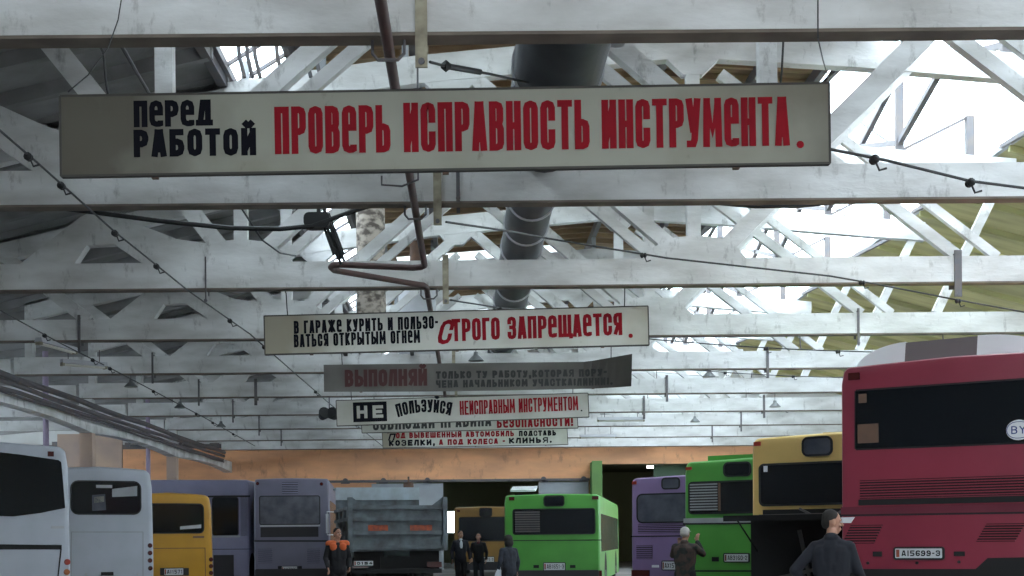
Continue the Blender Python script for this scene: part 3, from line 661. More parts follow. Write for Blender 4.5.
# ---------------------------------------------------------------- duct, stacks, pipe
t = thing('ventilation_duct', 'grey spiral ventilation duct running through the roof trusses', 'duct')
cl = lambda y: Vector((1.07 - .006 * (y - 15), y, 6.98))
mb = MB(); pts, rs = [], []
y = 12.6
while y < 18.4: pts += [cl(y), cl(y + .06)]; rs += [.52, .505]; y += .12
mb.tube(pts, rs, 28).build('wide_section', M['duct'], t, 60)
MB().tube([cl(18.4), cl(19.3)], [.51, .385], 28).build('reducer', M['duct'], t, 60)
MB().tube([cl(19.3), cl(30), cl(44), cl(58)], [.38, .375, .36, .34], 28).build('narrow_section', M['duct'], t, 60)
for y in (12.7, 15.4, 18.35, 19.35, 21.2, 23.0, 24.8, 26.6, 28.4, 30.4, 32.4, 34.5, 37, 40, 44, 48, 52): 
    r = .545 if y < 18.4 else .405; MB().tube([cl(y), cl(y + .06)], r, 28).build('joint_ring', M['tin'], t, 60)
MB().tube([cl(58), Vector((.75, 60, 7.3)), Vector((.75, 60.6, 8.2)), Vector((.75, 60.7, 11.6))], .34, 20).build('end_bend', M['duct'], t, 60)
p = P(606, 60, 15.2)
o = MB().lathe([(.11, 0), (.11, 3.6), (.13, 3.6), (.13, 3.75)], (0, 0, 0), 'Z', 14).build('vent_pipe', M['tin'], None, 40, (p.x + .12, 15.3, 7.2))
o.rotation_euler = (R(-6), R(8), 0); tag(o, 'pale slim vent pipe standing close beside the spiral duct', 'pipe')
p = P(371, 280, 33.2)
t = thing('exhaust_stack', 'round exhaust stack with flaking dark lagging', 'exhaust stack', (p.x, 33.2, 6.9))
MB().lathe([(.36, 0), (.37, .5), (.35, 1.2), (.36, 2.2), (.36, 2.9)], (0, 0, 0), 'Z', 20).build('lagging', M['stack'], t, 50)
MB().lathe([(.34, 2.9), (.34, 4.6)], (0, 0, 0), 'Z', 20).build('bare_pipe', M['tin'], t, 50)
MB().lathe([(.35, 4.6), (.50, 4.7), (.50, 6.2)], (0, 0, 0), 'Z', 20).build('collar', M['tin'], t, 50)
MB().bar((-.9, 0, -.03), (.9, 0, -.03), .1, .08).bar((-.9, 0, -.03), (-.9, 3.0, -.38), .1, .08).bar((.9, 0, -.03), (.9, 3.0, -.38), .1, .08).build('support_frame', M['steel'], t)
p = P(417, 300, 39.2)
t = thing('ventilation_hood', 'wide grey vent cylinder with a rusty cap, beyond the flaking stack', 'vent', (p.x, 39.2, 6.9))
MB().lathe([(.52, 0), (.55, .1), (.55, 2.1)], (0, 0, 0), 'Z', 22).build('drum', M['tin'], t, 50)
MB().lathe([(.57, 2.1), (.60, 2.2), (.45, 2.5), (.2, 2.6), (.2, 4.2)], (0, 0, 0), 'Z', 22).build('cap', M['rust'], t, 50)
MB().bar((-.9, 0, -.03), (.9, 0, -.03), .1, .08).bar((-.9, 0, -.03), (-.9, 3.1, -.38), .1, .08).bar((.9, 0, -.03), (.9, 3.1, -.38), .1, .08).build('support_frame', M['steel'], t)

t = thing('heating_pipe', 'brown pipe with a sideways loop slung under the roof trusses', 'pipe')
Zp = 5.97
path = [(-.8, 6, Zp), (-.8, 21.6, Zp), (-.86, 21.75, Zp), (-1.0, 21.8, Zp), (-2.15, 21.5, Zp), (-2.28, 21.55, Zp), (-2.33, 21.7, Zp), (-2.3, 21.95, Zp), (-2.2, 22.05, Zp), (-1.0, 23.2, Zp), (-.88, 23.3, Zp), (-.83, 23.5, Zp), (-.83, 60, Zp)]
path = [(x + .10, y, z) for x, y, z in path]
MB().tube(path, .052, 10).build('pipe_length', M['pipe'], t, 60)
for k in range(8):
    y = 12.12 + 6 * k; mb = MB(); mb.tube([(-.85, y, Zp + .09), (-.85, y, Zp - .03), (-.8, y, Zp - .09), (-.62, y, Zp - .09), (-.56, y, Zp - .03), (-.56, y, Zp + .09)], .016, 6); mb.build('hook', M['steel'], t)
mb = MB().tube([(-1.05, 16.4, Zp + .03), (-1.05, 16.4, Zp - .08), (-.8, 16.4, Zp - .1), (-.6, 16.4, Zp - .02), (-.6, 16.4, Zp + .5), (-.6, 16.6, 8)], .014, 6)
mb.build('side_hook', M['steel'], t)

# ---------------------------------------------------------------- straps, wires, insulators, lamps
def hanger(x, y, drop, lab, m, wd=.07):
    t = thing('beam_hanger', lab, 'hanger', (x, y, ZB), group='hangers strapped over the roof beams')
    MB().box(-wd / 2, -.03, -drop, wd / 2, -.003, .56).build('strap', m, t)
    MB().box(-wd / 2, -.03, .483, wd / 2, D + .03, .5).box(-wd / 2, D + .003, -.1, wd / 2, D + .03, .483).build('saddle', m, t)
    MB().lathe([(.03, -.05), (.03, .0)], (0, 0, -drop + .05), 'Y', 8).build('bolt', M['steel'], t)
    return t
for k in range(9):
    hanger(-.4, 12 + 6 * k, .33 if k < 3 else .25, 'pale strap hanger on the %s roof truss beside the brown pipe' % ORD[k], M['strap'], .11 if k < 3 else .09)
for k, u, wd in ((1, 459, .05), (2, 206, .025), (2, 958, .13), (3, 79, .06), (3, 668 + 190, .05), (4, 152, .05), (4, 767, .07), (5, 198, .05), (5, 666, .08), (6, 232, .05), (6, 763, .08), (7, 740, .06), (7, 258, .05), (8, 711, .06), (8, 280, .05), (5, 255, .09), (6, 643, .08)):
    p = P(u, 300, 12 + 6 * k)
    hanger(p.x, 12 + 6 * k, .28 if k != 1 else .02, 'dark strap hanger on the %s truss, %stowards the %s' % (ORD[k], {(5, 198): 'farther from the pipe, ', (5, 255): 'closer to the pipe, ', (6, 763): 'farther from the duct, ', (6, 643): 'closer to the duct, '}.get((k, u), ''), 'white coaches' if p.x < -.8 else 'crimson coach'), M['steel'], wd)
def sag(a, b, s, n=14):
    a, b = Vector(a), Vector(b)
    return [a.lerp(b, i / n) - Vector((0, 0, 4 * s * (i / n) * (1 - i / n))) for i in range(n + 1)]
def wire(lab, pts, r=.012, ins=(), m='wire', cat='wire', name='overhead_wire', drop=True):
    t = thing(name, lab, cat, pts[0]); o = Vector(pts[0])
    MB().tube([Vector(p) - o for p in pts], r, 6).build('strand', M[m], t)
    for f in ins:
        p = pts[int(f * (len(pts) - 1))] - o
        MB().lathe([(.018, -.055), (.045, -.036), (.045, -.012), (.027, 0), (.042, .018), (.042, .036), (.012, .055)], p - Vector((0, 0, .02)), 'X' if abs(pts[-1].x - pts[0].x) > 3 else 'Y', 10).build('insulator', M['cable'], t)
        MB().tube([p, p + Vector((.05, 0, -.12)), p + Vector((.12, 0, -.1))], .012, 5).build('hook', M['wire'], t)
    return t
S = lambda pts, s=0: pts
def polyw(px, n=6):
    out = []
    ps = [P(u, v, Y) for u, v, Y in px]
    for a, b in zip(ps, ps[1:]):
        for i in range(n): out.append(a.lerp(b, i / n))
    out.append(ps[-1]); return out
wire('black contact cable receding over the amber bus', polyw([(-10, 122, 13.0), (40, 165, 14.6), (115, 232, 17.6), (190, 292, 21.9), (250, 334, 26.3), (330, 404, 39.8), (385, 448, 58)], 8), .013, (.14, .22, .34, .42, .62, .70, .8, .9))
wire('thin cable with lamps over the white coaches', polyw([(-10, 305, 23.2), (60, 343, 27.9), (110, 368, 32), (205, 418, 45), (255, 446, 58)], 8), .014, (.2, .42, .5, .62, .72, .8, .88))
tw = wire('black cable from the first strap hanger to the spiral duct', polyw([(430, 62, 11.98), (445, 66, 12.6), (490, 74, 13.7), (530, 83, 15.0)], 4), .014)
a = Vector(tw.location); MB().tube([P(446, 66, 12.6) - a, P(480, 72, 13.5) - a], .03, 8).lathe([(.02, -.05), (.06, 0), (.02, .05)], P(446, 66, 12.6) - a, 'X', 8).build('turnbuckle', M['cable'], tw)
wire('dark cable leaving the right edge of the long cream board', polyw([(829, 149, 12.5), (885, 160, 12.9), (970, 181, 13.6), (1040, 190, 14.1)], 5), .016, (.27, .67))
wire('cable from the second strap hanger across the duct to the third truss', polyw([(446, 222, 17.96), (508, 231, 19.5), (545, 238, 21), (667, 258, 22), (830, 276, 23), (870, 283, 23.4), (958, 300, 23.95), (1040, 315, 25)], 5), .016, (.42, .71, .86))
wire('cable from the third strap hanger to the duct above the white board', polyw([(450, 300, 23.96), (500, 308, 26), (525, 310, 27)], 4), .016, (.5,))
for k, (v0, v1, Y, ins) in enumerate((((338), 352, 29.9, (.35, .55, .8)), (364, 378, 41.9, (.35, .6, .8)), (378, 386, 47.9, (.2, .5, .75)), (401, 411, 53.9, (.3, .6, .85)), (414, 421, 59.9, (.3, .6)))):
    a = P(640 + (0 if k == 0 else -10 * k), v0, Y); b = P(1000 if k == 0 else 842 + 60, v1, Y)
    cw = wire('dark cross wire with insulators hung at the %s roof truss' % ORD[3 + (0 if k == 0 else k + 1)], sag(a, b, .12, 20), .014, ins)
    for i in (2, 9, 17):
        p = sag(a, b, .12, 20)[i] - a; MB().tube([p, Vector((p.x, .12, p.z + .05)), Vector((p.x, .2, 6.08 - a.z))], .014, 6).build('drop_rod', M['steel'], cw)
wire('thick drooping black cable between the second and third trusses', polyw([(60, 208, 19.5), (100, 213, 19.5), (160, 221, 19.5), (230, 228, 19.5), (280, 229, 19.5), (312, 226, 19.5), (345, 214, 19.5), (410, 192, 19.5)], 5), .035, (), 'cable', 'cable')
wire('thick black cable sagging over the ridge skylight side', polyw([(690, 198, 19.5), (715, 203, 19.5), (755, 206.5, 19.5), (800, 206, 19.5), (850, 201, 19.5), (890, 193, 19.5)], 5), .03, (), 'cable', 'cable')
wire('thin cable slanting down beside the narrow skylight', polyw([(117, 38, 13), (150, 95, 17.2)], 4), .02, (), 'cable', 'cable')
wire('slack cable hanging below the second truss near the black drooping cable', polyw([(240, 206, 19), (262, 240, 20), (280, 253, 21), (296, 256, 22.5)], 5), .014)
t = thing('cable_bundle', 'black knot of cables under the second truss', 'cables', P(318, 222, 19.6))
mb = MB()
for i in range(7):
    a = Vector((random.uniform(-.2, .1), random.uniform(-.1, .1), random.uniform(-.08, .1))); mb.tube([a, a + Vector((.15, 0, .05)), a + Vector((.27, .02, -.3)), a + Vector((.36, .04, -.55))], random.uniform(.012, .028), 6)
mb.tube([(0, 0, 0), (0.02, 0, .4)], .03, 6); mb.tube([(.1, 0, 0), (0.1, 0, .4)], .03, 6)
mb.build('strands', M['cable'], t)
MB().rrect(-.2, -.1, .18, .12, .08, -.12, .12).build('junction_box', M['cable'], t, 50)
t = thing('cable_bundle', 'dark cables rising beside the narrow skylight above the long cream board', 'cables', P(250, 62, 21))
mb = MB()
for i, dx in enumerate((-.25, -.12, 0.0, .35, .8, .95)): mb.tube([(dx, 0, 1.6), (dx + .08, 0, .1), (dx + .16, 0, -.25)], .035, 6)
mb.build('strands', M['steel'], t)
mb = MB()
o = thing('wire_thread', 'thin loose wire hanging down past the first beam over the long board', 'wire', P(122, -5, 11.9)); a = Vector(o.location)
MB().tube([P(u, v, 11.9) - a for u, v in ((122, -5), (118, 20), (108, 48), (88, 75), (68, 92))], .006, 5).build('strand', M['wire'], o)
o = thing('wire_thread', 'thin wire dropping from the first beam to the right end of the long board', 'wire', P(818, -5, 11.9)); a = Vector(o.location)
MB().tube([P(u, v, Y) - a for u, v, Y in ((818, -5, 11.9), (818, 38, 11.9), (823, 60, 14), (830, 84, 17.7))], .007, 5).build('strand', M['wire'], o)

def bell_lamp(u, v, Y, lab, sc=1.0):
    p = P(u, v, Y); t = thing('bell_lamp', lab, 'lamp', p, group='enamel bell lamps under the trusses'); sc *= .6; t.scale = (sc,) * 3
    MB().lathe([(.30, 0), (.29, .03), (.17, .16), (.10, .22), (.08, .34), (.0, .34)], (0, 0, 0), 'Z', 20).build('shade', M['lamp_enamel'], t, 50)
    MB().lathe([(.01, .01), (.07, .02), (.09, .08), (.05, .14), (.01, .15)], (0, 0, 0), 'Z', 12).build('bulb', M['tube_off'], t, 60)
    MB().tube([(0, 0, .33), (0, 0, max(.35, (6.06 - p.z) / sc))], .018, 6).build('stem', M['steel'], t)
bell_lamp(476, 361, 30.12, 'bell lamp hanging just under the white board')
bell_lamp(131, 387, 36.12, 'bell lamp over the small white bus, higher of the row'); bell_lamp(180, 408, 42.12, 'bell lamp over the amber bus, middle of the row'); bell_lamp(221, 427, 48.12, 'bell lamp over the lilac bus, lowest of the row')
bell_lamp(709, 377, 36.12, 'bell lamp high over the violet bus'); bell_lamp(775, 407, 42.12, 'bell lamp over the straw yellow bus'); bell_lamp(695, 422, 48.12, 'small bell lamp low over the green bus')
def strip_lamp(u, v, Y, L, rz, lab, open_=False):
    p = P(u, v, Y); t = thing('strip_lamp', lab, 'lamp', p, rz, group='fluorescent strip fittings')
    MB().prism([(-.10, .0), (-.07, .10), (.07, .10), (.10, .0)], -L / 2, L / 2).build('housing', M['tin'], t)
    for x in (-.045, .045): MB().tube([(x, -L / 2 + .05, -.03), (x, L / 2 - .05, -.03)], .022, 8).build('tube', M['tube_off'], t)
    for y in (-L / 2, L / 2 - .05): MB().box(-.08, y, -.06, .08, y + .05, .02).build('end_cap', M['strap'], t)
    for y in (-L * .35, L * .35): MB().tube([(0, y, .1), (0, y, max(.12, 6.06 - p.z))], .012, 6).build('rod', M['steel'], t)
strip_lamp(57, 347, 30.12, 1.6, R(-12), 'strip lamp by the mauve post over the white coach')
strip_lamp(84, 365, 31.2, 1.1, R(-50), 'yellowed strip lamp close behind the mauve post')
strip_lamp(621, 420, 48.12, 1.7, R(90), 'strip lamp beside the dusty board over the green bus')
strip_lamp(598, 437, 54.12, 1.5, R(90), 'farther strip lamp low over the orange wall')
t = thing('floodlight', 'black double floodlight beside the dusty board', 'lamp', P(329, 415, 42.12))
for dx, rz in ((-.18, .5), (.14, -.4)):
    o = MB().lathe([(.05, .2), (.12, .12), (.2, -.12), (.2, -.16), (.16, -.15)], (0, 0, 0), 'Y', 14).build('lamp_head', M['cable'], t, 50); o.location = (dx, 0, 0); o.rotation_euler = (R(-25), 0, rz)
MB().bar((-.25, .1, .15), (.25, .1, .15), .04, .04).tube([(0, .1, .15), (0, .1, 1.3)], .02, 6).build('bracket', M['steel'], t)

# ---------------------------------------------------------------- buses
class Rear:
    """Rear plane of a vehicle: local x to the right, y forward, z up; from pixels to local (x, z)."""
    def __init__(s, u, v, Y, deg, W, corner):
        th = R(deg); s.th = th; s.r = Vector((math.cos(th), -math.sin(th), 0)); s.f = Vector((math.sin(th), math.cos(th), 0))
        p = P(u, v, Y); p.z = 0; s.W = W
        s.o = p + s.r * (W / 2 if corner == 'L' else -W / 2)
    def q(s, u, v, off=0.0):
        a, b = ray(u, v); d = Vector((a, 1, b)); c = Vector((0, 0, CAMH)); o = s.o - s.f * off
        k = (o - c).dot(s.f) / d.dot(s.f); p = c + d * k - s.o
        return p.dot(s.r), p.z
    def rect(s, u0, v0, u1, v1, off=0.0):
        a, b = s.q(u0, v0, off), s.q(u1, v1, off); um = (u0 + u1) / 2
        zt, zb = s.q(um, v0, off)[1], s.q(um, v1, off)[1]
        return min(a[0], b[0]), zb, max(a[0], b[0]), zt
def bus_body(W, L, H, z0, rr_=.18, crown=.05, lean=.05, round_=.10):
    """lofted shell along y"""
    def ring(ins, y, dz=0):
        hw = W / 2 - ins; pts = []
        zt = H - dz
        side = [(hw, z0 + ins), (hw, z0 + .9), (hw - lean * .35, zt - rr_ * 2.2), (hw - lean, zt - rr_)]
        for i in range(1, 6):
            a = R(90 * i / 6); side.append((hw - lean - rr_ + rr_ * math.cos(a), zt - rr_ + rr_ * math.sin(a) * .75 ))
        side += [(hw * .5, zt - crown * .25), (0, zt)]
        right = side; left = [(-x, z) for x, z in side[-2::-1]]
        return [(x, y, z) for x, z in right + left]
    secs = [ring(round_, 0.0, round_ * .8), ring(round_ * .45, .012, round_ * .35), ring(round_ * .15, .05, round_ * .1), ring(0, .12), ring(0, L * .5), ring(0, L - .15), ring(.08, L - .02, .08), ring(.14, L, .14)]
    n = len(secs[0]); vs = [p for s_ in secs for p in s_]; fs = []
    for i in range(len(secs) - 1):
        for j in range(n): a, b = i * n + j, i * n + (j + 1) % n; fs.append((a, b, b + n, a + n))
    fs.append(tuple(range(n))); fs.append(tuple((len(secs) - 1) * n + j for j in range(n - 1, -1, -1)))
    return MB().add(vs, fs)
def bus(label, paint_key, fr, L, H, z0=.32, feats=(), group=None, sides=True, wheels=None, name='bus', round_=.10, crown=.05, sidecol='glass', lean=.03, cat='bus', rr_=.10):
    t = thing(name, label, cat, fr.o, -fr.th, group); W = fr.W; pm = M[paint_key]
    bus_body(W, L, H, z0, rr_=rr_, lean=lean, round_=round_, crown=crown).build('body', pm, t, 35)
    for wx, wy in wheels or [(-1, 2.6), (1, 2.6), (-1, L - 2.3), (1, L - 2.3)]:
        x = wx * (W / 2 - .16) if abs(wx) == 1 else wx; s = 1 if wx > 0 else -1
        MB().lathe([(.25, -.14), (.46, -.14), (.5, -.09), (.5, .09), (.46, .14), (.25, .14)], (x, wy, .5), 'X', 24).build('wheel', M['rubber'], t, 40)
        MB().lathe([(.05, .0), (.26, -.02), (.28, .08), (.2, .1), (.1, .17), (.04, .17)] if s > 0 else [(.05, 0), (.26, .02), (.28, -.08), (.2, -.1), (.1, -.17), (.04, -.17)], (x, wy, .5), 'X', 18).build('rim', M['chrome'], t, 40)
        MB().add([(s * (W / 2 + .004), wy + .62 * math.cos(R(a)), .5 + .62 * math.sin(R(a))) for a in range(-17, 198, 11)], [tuple(range(20))]).build('wheel_arch', M['engine_black'], t)
    if sides:
        for s in (-1, 1):
            n = max(3, int((L - 1.2) / 1.5)); st = (L - 1.1) / n
            for i in range(n):
                y0 = .55 + i * st
                MB().add([(s * (W / 2 + .006), y0 + .03, H * .42), (s * (W / 2 + .006), y0 + st - .03, H * .42), (s * (W / 2 + .004 - lean * .3), y0 + st - .03, H * .80), (s * (W / 2 + .004 - lean * .3), y0 + .03, H * .80),
                          (s * (W / 2 - .1), y0 + .03, H * .46), (s * (W / 2 - .1), y0 + st - .03, H * .46), (s * (W / 2 - .15), y0 + st - .03, H * .84), (s * (W / 2 - .15), y0 + .03, H * .84)],
                         [(0, 1, 2, 3), (4, 5, 6, 7), (0, 1, 5, 4), (1, 2, 6, 5), (2, 3, 7, 6), (3, 0, 4, 7)]).build('side_window', M[sidecol], t)
        MB().rrect(-W / 2 + .15, H * .38, W / 2 - .15, H * .86, .12, L - .1, L + .012).build('windscreen', M['glass'], t)
    for f in feats: feature(t, fr, *f)
    return t
def feature(t, fr, kind, *a):
    if kind == 'glass':
        u0, v0, u1, v1, r = a[:5]; m = M[a[5]] if len(a) > 5 else M['glass']
        x0, z0, x1, z1 = fr.rect(u0, v0, u1, v1)
        o = MB().rrect(x0, z0, x1, z1, r, -.012, .03).build('rear_window', m, t)
        MB().rframe(x0, z0, x1, z1, r, .03, -.022, .03).build('window_seal', M['rubber'], o)
    elif kind == 'poly':         # glass of any outline
        pts = [fr.q(u, v) for u, v in a[0]]
        MB().prism(pts, -.014, .03).build(a[2], M[a[1]], t)
    elif kind == 'grille':
        u0, v0, u1, v1, n, mk, sk = a[:7]; skew = a[7] if len(a) > 7 else 0; depth = a[8] if len(a) > 8 else 0
        x0, z0, x1, z1 = fr.rect(u0, v0, u1, v1); sw = skew * (x1 - x0)
        o = MB().prism([(x0, z0), (x1 - sw, z0), (x1, z1), (x0 + sw, z1)], -.008 - depth, .02).build('vent_grille', M[mk], t)
        mb = MB()
        for i in range(n):
            z = z0 + (z1 - z0) * (i + .5) / n; k = (i + .5) / n; h = (z1 - z0) / n * .22
            mb.box(x0 + sw * k, -.022 - depth, z - h, x1 - sw * (1 - k), -.006 - depth, z + h)
        mb.build('slats', M[sk], o)
    elif kind == 'vgrille':
        u0, v0, u1, v1, n, mk, sk = a; x0, z0, x1, z1 = fr.rect(u0, v0, u1, v1)
        o = MB().box(x0, -.008, z0, x1, .02, z1).build('vent_grille', M[mk], t); mb = MB()
        for i in range(n): x = x0 + (x1 - x0) * (i + .5) / n; h = (x1 - x0) / n * .25; mb.box(x - h, -.02, z0, x + h, -.006, z1)
        mb.build('slats', M[sk], o)
    elif kind == 'box':
        u0, v0, u1, v1, nm, mk, d = a[:7]; r = a[7] if len(a) > 7 else .004; x0, z0, x1, z1 = fr.rect(u0, v0, u1, v1)
        o = MB().rrect(x0, z0, x1, z1, r, -d, .03).build(nm, M[mk], t)
        if len(a) > 8: o['label'] = a[8]
    elif kind == 'seam':
        px, wd = a[:2]; mk = a[2] if len(a) > 2 else 'rubber'; mb = MB(); pts = [fr.q(u, v) for u, v in px]
        for (x0, z0), (x1, z1) in zip(pts, pts[1:]): mb.bar((x0, -.001, z0), (x1, -.001, z1), .012, wd)
        mb.build('panel_seam', M[mk], t)
    elif kind == 'plate':
        u0, v0, u1, v1, s = a; x0, z0, x1, z1 = fr.rect(u0, v0, u1, v1)
        o = MB().rrect(x0, z0, x1, z1, .01, -.028, .02).build('number_plate', M['plate'], t)
        h = z1 - z0; ww = x1 - x0; mb = MB(); text(mb, s, x0 + ww * .14, x1 - ww * .04, z0 + h * .2, z1 - h * .2, .26, .25, -.032); mb.build('plate_lettering', M['black_ink'], o)
        MB().box(x0 + ww * .02, -.031, z0 + h * .1, x0 + ww * .09, -.027, z1 - h * .1).build('country_band', M['truck_red'], o)
        MB().rframe(x0, z0, x1, z1, .01, .02, -.032, .02).build('plate_frame', M['rubber'], o)
    elif kind == 'round':
        u, v, rp, nm, mk, d = a; x, z = fr.q(u, v); x1, _ = fr.q(u + rp, v); r = abs(x1 - x)
        MB().lathe([(r * .4, -d), (r * .9, -d * .8), (r, 0), (r, .03)], (x, 0, z), 'Y', 16).build(nm, M[mk], t, 50)
    elif kind == 'bumper':
        z0, z1, mk = a; W = fr.W
        MB().rrect(-W / 2 + .03, z0, W / 2 - .03, z1, .05, -.10, .2).build('bumper', M[mk], t)

# crimson coach
fr = Rear(839.5, 500, 15.0, 35, 2.5, 'L')
t = bus('crimson coach with white roof unit and country sticker, parked tail outwards', 'p_red', fr, 11.5, 3.44, .45, [
    ('poly', [(856, 391.5), (1037, 379), (1037, 441.5), (856, 448.5)], 'glass', 'rear_window'),
    ('seam', [(856, 391), (1037, 378.5), (1037, 442), (856, 449), (856, 391)], .03),
    ('box', 849, 373, 860, 380, 'marker_light', 'dark_lens', .03),
    ('box', 859, 394, 867, 403, 'paper_sticker', 'rust', .017), ('box', 858, 424, 879, 443, 'paper_sticker', 'rust', .017),
    ('grille', 860, 477.5, 1040, 496.5, 7, 'engine_black', 'p_red', 0),
    ('box', 859, 497.5, 1042, 503.5, 'dark_strip', 'engine_black', .02),
    ('seam', [(839.5, 515.5), (1040, 512.5)], .02), ('box', 841, 505, 1040, 515, 'shaded_band', 'p_shaded_red', .006),
    ('grille', 842, 525, 883, 543.5, 7, 'engine_black', 'p_red', .22), ('grille', 976, 523.5, 1026, 541.5, 7, 'engine_black', 'p_red', .22),
    ('plate', 896, 548.5, 943, 558, 'AI5699-3'),
    ('box', 873, 551.5, 882, 556.5, 'towing_recess', 'engine_black', .012), ('box', 954, 551.5, 965, 556, 'towing_recess', 'engine_black', .012),
    ('round', 917, 563, 1.6, 'bolt', 'rubber', .02), ('round', 868, 563, 1.6, 'bolt', 'rubber', .02), ('round', 959, 562, 1.6, 'bolt', 'rubber', .02),
    ('poly', [(841, 517.5), (855, 517), (851, 523), (843, 523)], 'sticker', 'white_patch'),
    ('poly', [(841, 569), (976, 569), (988, 558), (1040, 557), (1040, 577), (841, 578)], 'engine_black', 'bumper_recess'),
    ('box', 845, 580, 870, 600, 'tail_light', 'dark_lens', .03), ('box', 1000, 578, 1026, 598, 'tail_light', 'dark_lens', .03),
    ('bumper', .42, .72, 'dark_trim'),
], crown=.06, round_=.07)
x, z = fr.q(1019, 430); o = MB().lathe([(.13, -.022), (.13, -.01)], (0, 0, 0), 'Y', 28).build('country_sticker', M['sticker'], t); o.location = (x, 0, z); o.scale = (.95, 1, .82)
mb = MB(); text(mb, 'BY', -.075, .075, -.05, .05, .2, .3, -.026); mb.build('sticker_lettering', mat('blue_ink', (.02, .05, .20)), o)
mb = MB().rframe(-.12, -.1, .12, .1, .1, .008, -.0245, -.02); mb.build('sticker_ring', bpy.data.materials['blue_ink'], o)
# roof unit
for nm, x0, x1, mk in (('roof_unit', -1.2, -.62, 'ac_white'), ('roof_unit', .16, 1.0, 'ac_white'), ('roof_unit_middle', -.62, .16, 'ac_brown')):
    mb = MB(); n = 8; vs = []
    for i in range(n + 1):
        x = x0 + (x1 - x0) * i / n; e = max(0, (-.6 - x) / .62, (x - .14) / .88); h = .33 * math.sqrt(max(0.02, 1 - e * e)) if mk == 'ac_white' else .32
        vs += [(x, .35, 3.36), (x, .42, 3.36 + h), (x, 2.3, 3.36 + h + .03), (x, 2.6, 3.36)]
    fs = [(0, 1, 2, 3), (4 * n + 3, 4 * n + 2, 4 * n + 1, 4 * n)]
    for i in range(n):
        for k in range(4): fs.append((4 * i + k, 4 * i + (k + 1) % 4, 4 * i + 4 + (k + 1) % 4, 4 * i + 4 + k))
    mb.add(vs, fs).build(nm, M[mk], t, 30)
    
# straw yellow bus, engine hatch open
fr = Rear(750, 480, 19.3, 35, 2.5, 'L')
t = bus('straw yellow city bus with its black engine hatch swung open', 'p_yellow', fr, 11.5, 2.97, .34, [
    ('glass', 761, 463.5, 880, 503, .05), ('box', 754, 442, 761, 446, 'marker_light', 'marker', .02),
    ('glass', 804, 438.5, 831, 454, .06, 'dusty_glass'),
    ('box', 764, 466, 768, 472, 'paper_sticker', 'sticker', .02),
    ('box', 763, 508.5, 900, 517, 'engine_bay', 'engine_black', .012), ('box', 751, 517.5, 905, 600, 'engine_bay', 'engine_black', .012),
    ('bumper', .34, .6, 'dark_trim')], crown=.06)
mb = MB(); h0 = fr.q(751, 518)[1]
mb.bar((-.5, -.02, h0 + .12), (-.3, -.02, h0 + .02), .03, .03).bar((.0, -.02, h0 + .02), (.2, -.02, h0 + .12), .03, .03).bar((.5, -.02, h0 + .12), (.7, -.02, h0 + .02), .03, .03).bar((-1.1, -.03, h0 + .03), (1.1, -.03, h0 + .05), .03, .03).bar((-.9, -.03, .9), (.2, -.03, 1.15), .05, .05).bar((-.3, -.03, .7), (-.5, -.03, 1.6), .05, .05)
mb.build('engine_bay_bars', M['steel'], t)
o = MB().box(-1.24, -.95, -.02, 1.24, 0, .02).box(-1.24, -.95, -.06, 1.24, -.90, 0).box(-1.24, -.95, -.06, -1.19, 0, 0).box(1.19, -.95, -.06, 1.24, 0, 0).build('engine_hatch', M['engine_black'], t); o.location = (0, -.02, h0 + .02); o.rotation_euler = (R(1), 0, 0)
MB().tube([(-1.1, -.1, -.5), (-1.15, -.7, -.03)], .012, 6).tube([(1.1, -.1, -.5), (1.15, -.7, -.03)], .012, 6).build('gas_strut', M['engine_black'], o)
MB().box(-.45, .8, 2.95, .45, 1.6, 3.03).build('roof_hatch', M['p_yellow'], t)
o = MB().box(-.3, -.012, .42, .3, -.06, .56).build('number_plate', M['plate'], t)

# green bus beside it
fr = Rear(683, 480, 23.6, 35, 2.5, 'L')
t = bus('leaf green bus with slatted rear window, next to the violet bus', 'p_green', fr, 11.5, 2.88, .34, [
    ('glass', 690, 482, 780, 512, .05), ('grille', 690.5, 483, 718, 511, 10, 'dark_trim', 'grey_paint', 0, .008),
    ('box', 718.5, 483, 721, 511, 'window_divider', 'rust', .02),
    ('box', 686, 467, 692, 470, 'marker_light', 'marker', .02), ('glass', 725, 463.5, 750, 475, .06),
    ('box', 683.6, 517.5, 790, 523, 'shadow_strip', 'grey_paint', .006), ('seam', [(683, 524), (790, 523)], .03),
    ('plate', 725, 554, 749, 561.5, 'AB3160-2'), ('box', 712, 557, 719, 561.5, 'towing_recess', 'engine_black', .012),
    ('seam', [(684, 571), (790, 571)], .03), ('bumper', .34, .75, 'p_green'), ('box', 686, 576, 700, 590, 'tail_light', 'dark_lens', .03)], crown=.07)
MB().box(-1.0, .5, 2.84, .3, 1.5, 2.97).build('roof_hatch', M['p_green'], t)

# violet bus
fr = Rear(630, 500, 28.0, 35, 2.5, 'L')
t = bus('violet bus with dusty rear window, parked between two green buses', 'p_purple', fr, 11.5, 2.80, .34, [
    ('glass', 638, 494.5, 692, 521.5, .10, 'dusty_glass'), ('box', 632, 481.5, 636.5, 484.5, 'marker_light', 'marker', .02), ('glass', 663, 478.8, 679, 488, .05, 'dusty_glass'),
    ('grille', 638, 524, 705, 533, 5, 'dark_trim', 'p_purple', 0), ('seam', [(631, 536.5), (720, 535.5)], .025),
    ('grille', 636.5, 545.5, 652.5, 559, 7, 'dark_trim', 'p_purple', 0), ('plate', 663, 561.5, 680, 569.5, 'AX1571'),
    ('box', 652, 565, 659, 567.5, 'towing_recess', 'sticker', .012), ('box', 632, 570, 650, 585, 'tail_light', 'dark_lens', .03), ('bumper', .34, .6, 'dark_trim')], crown=.06)

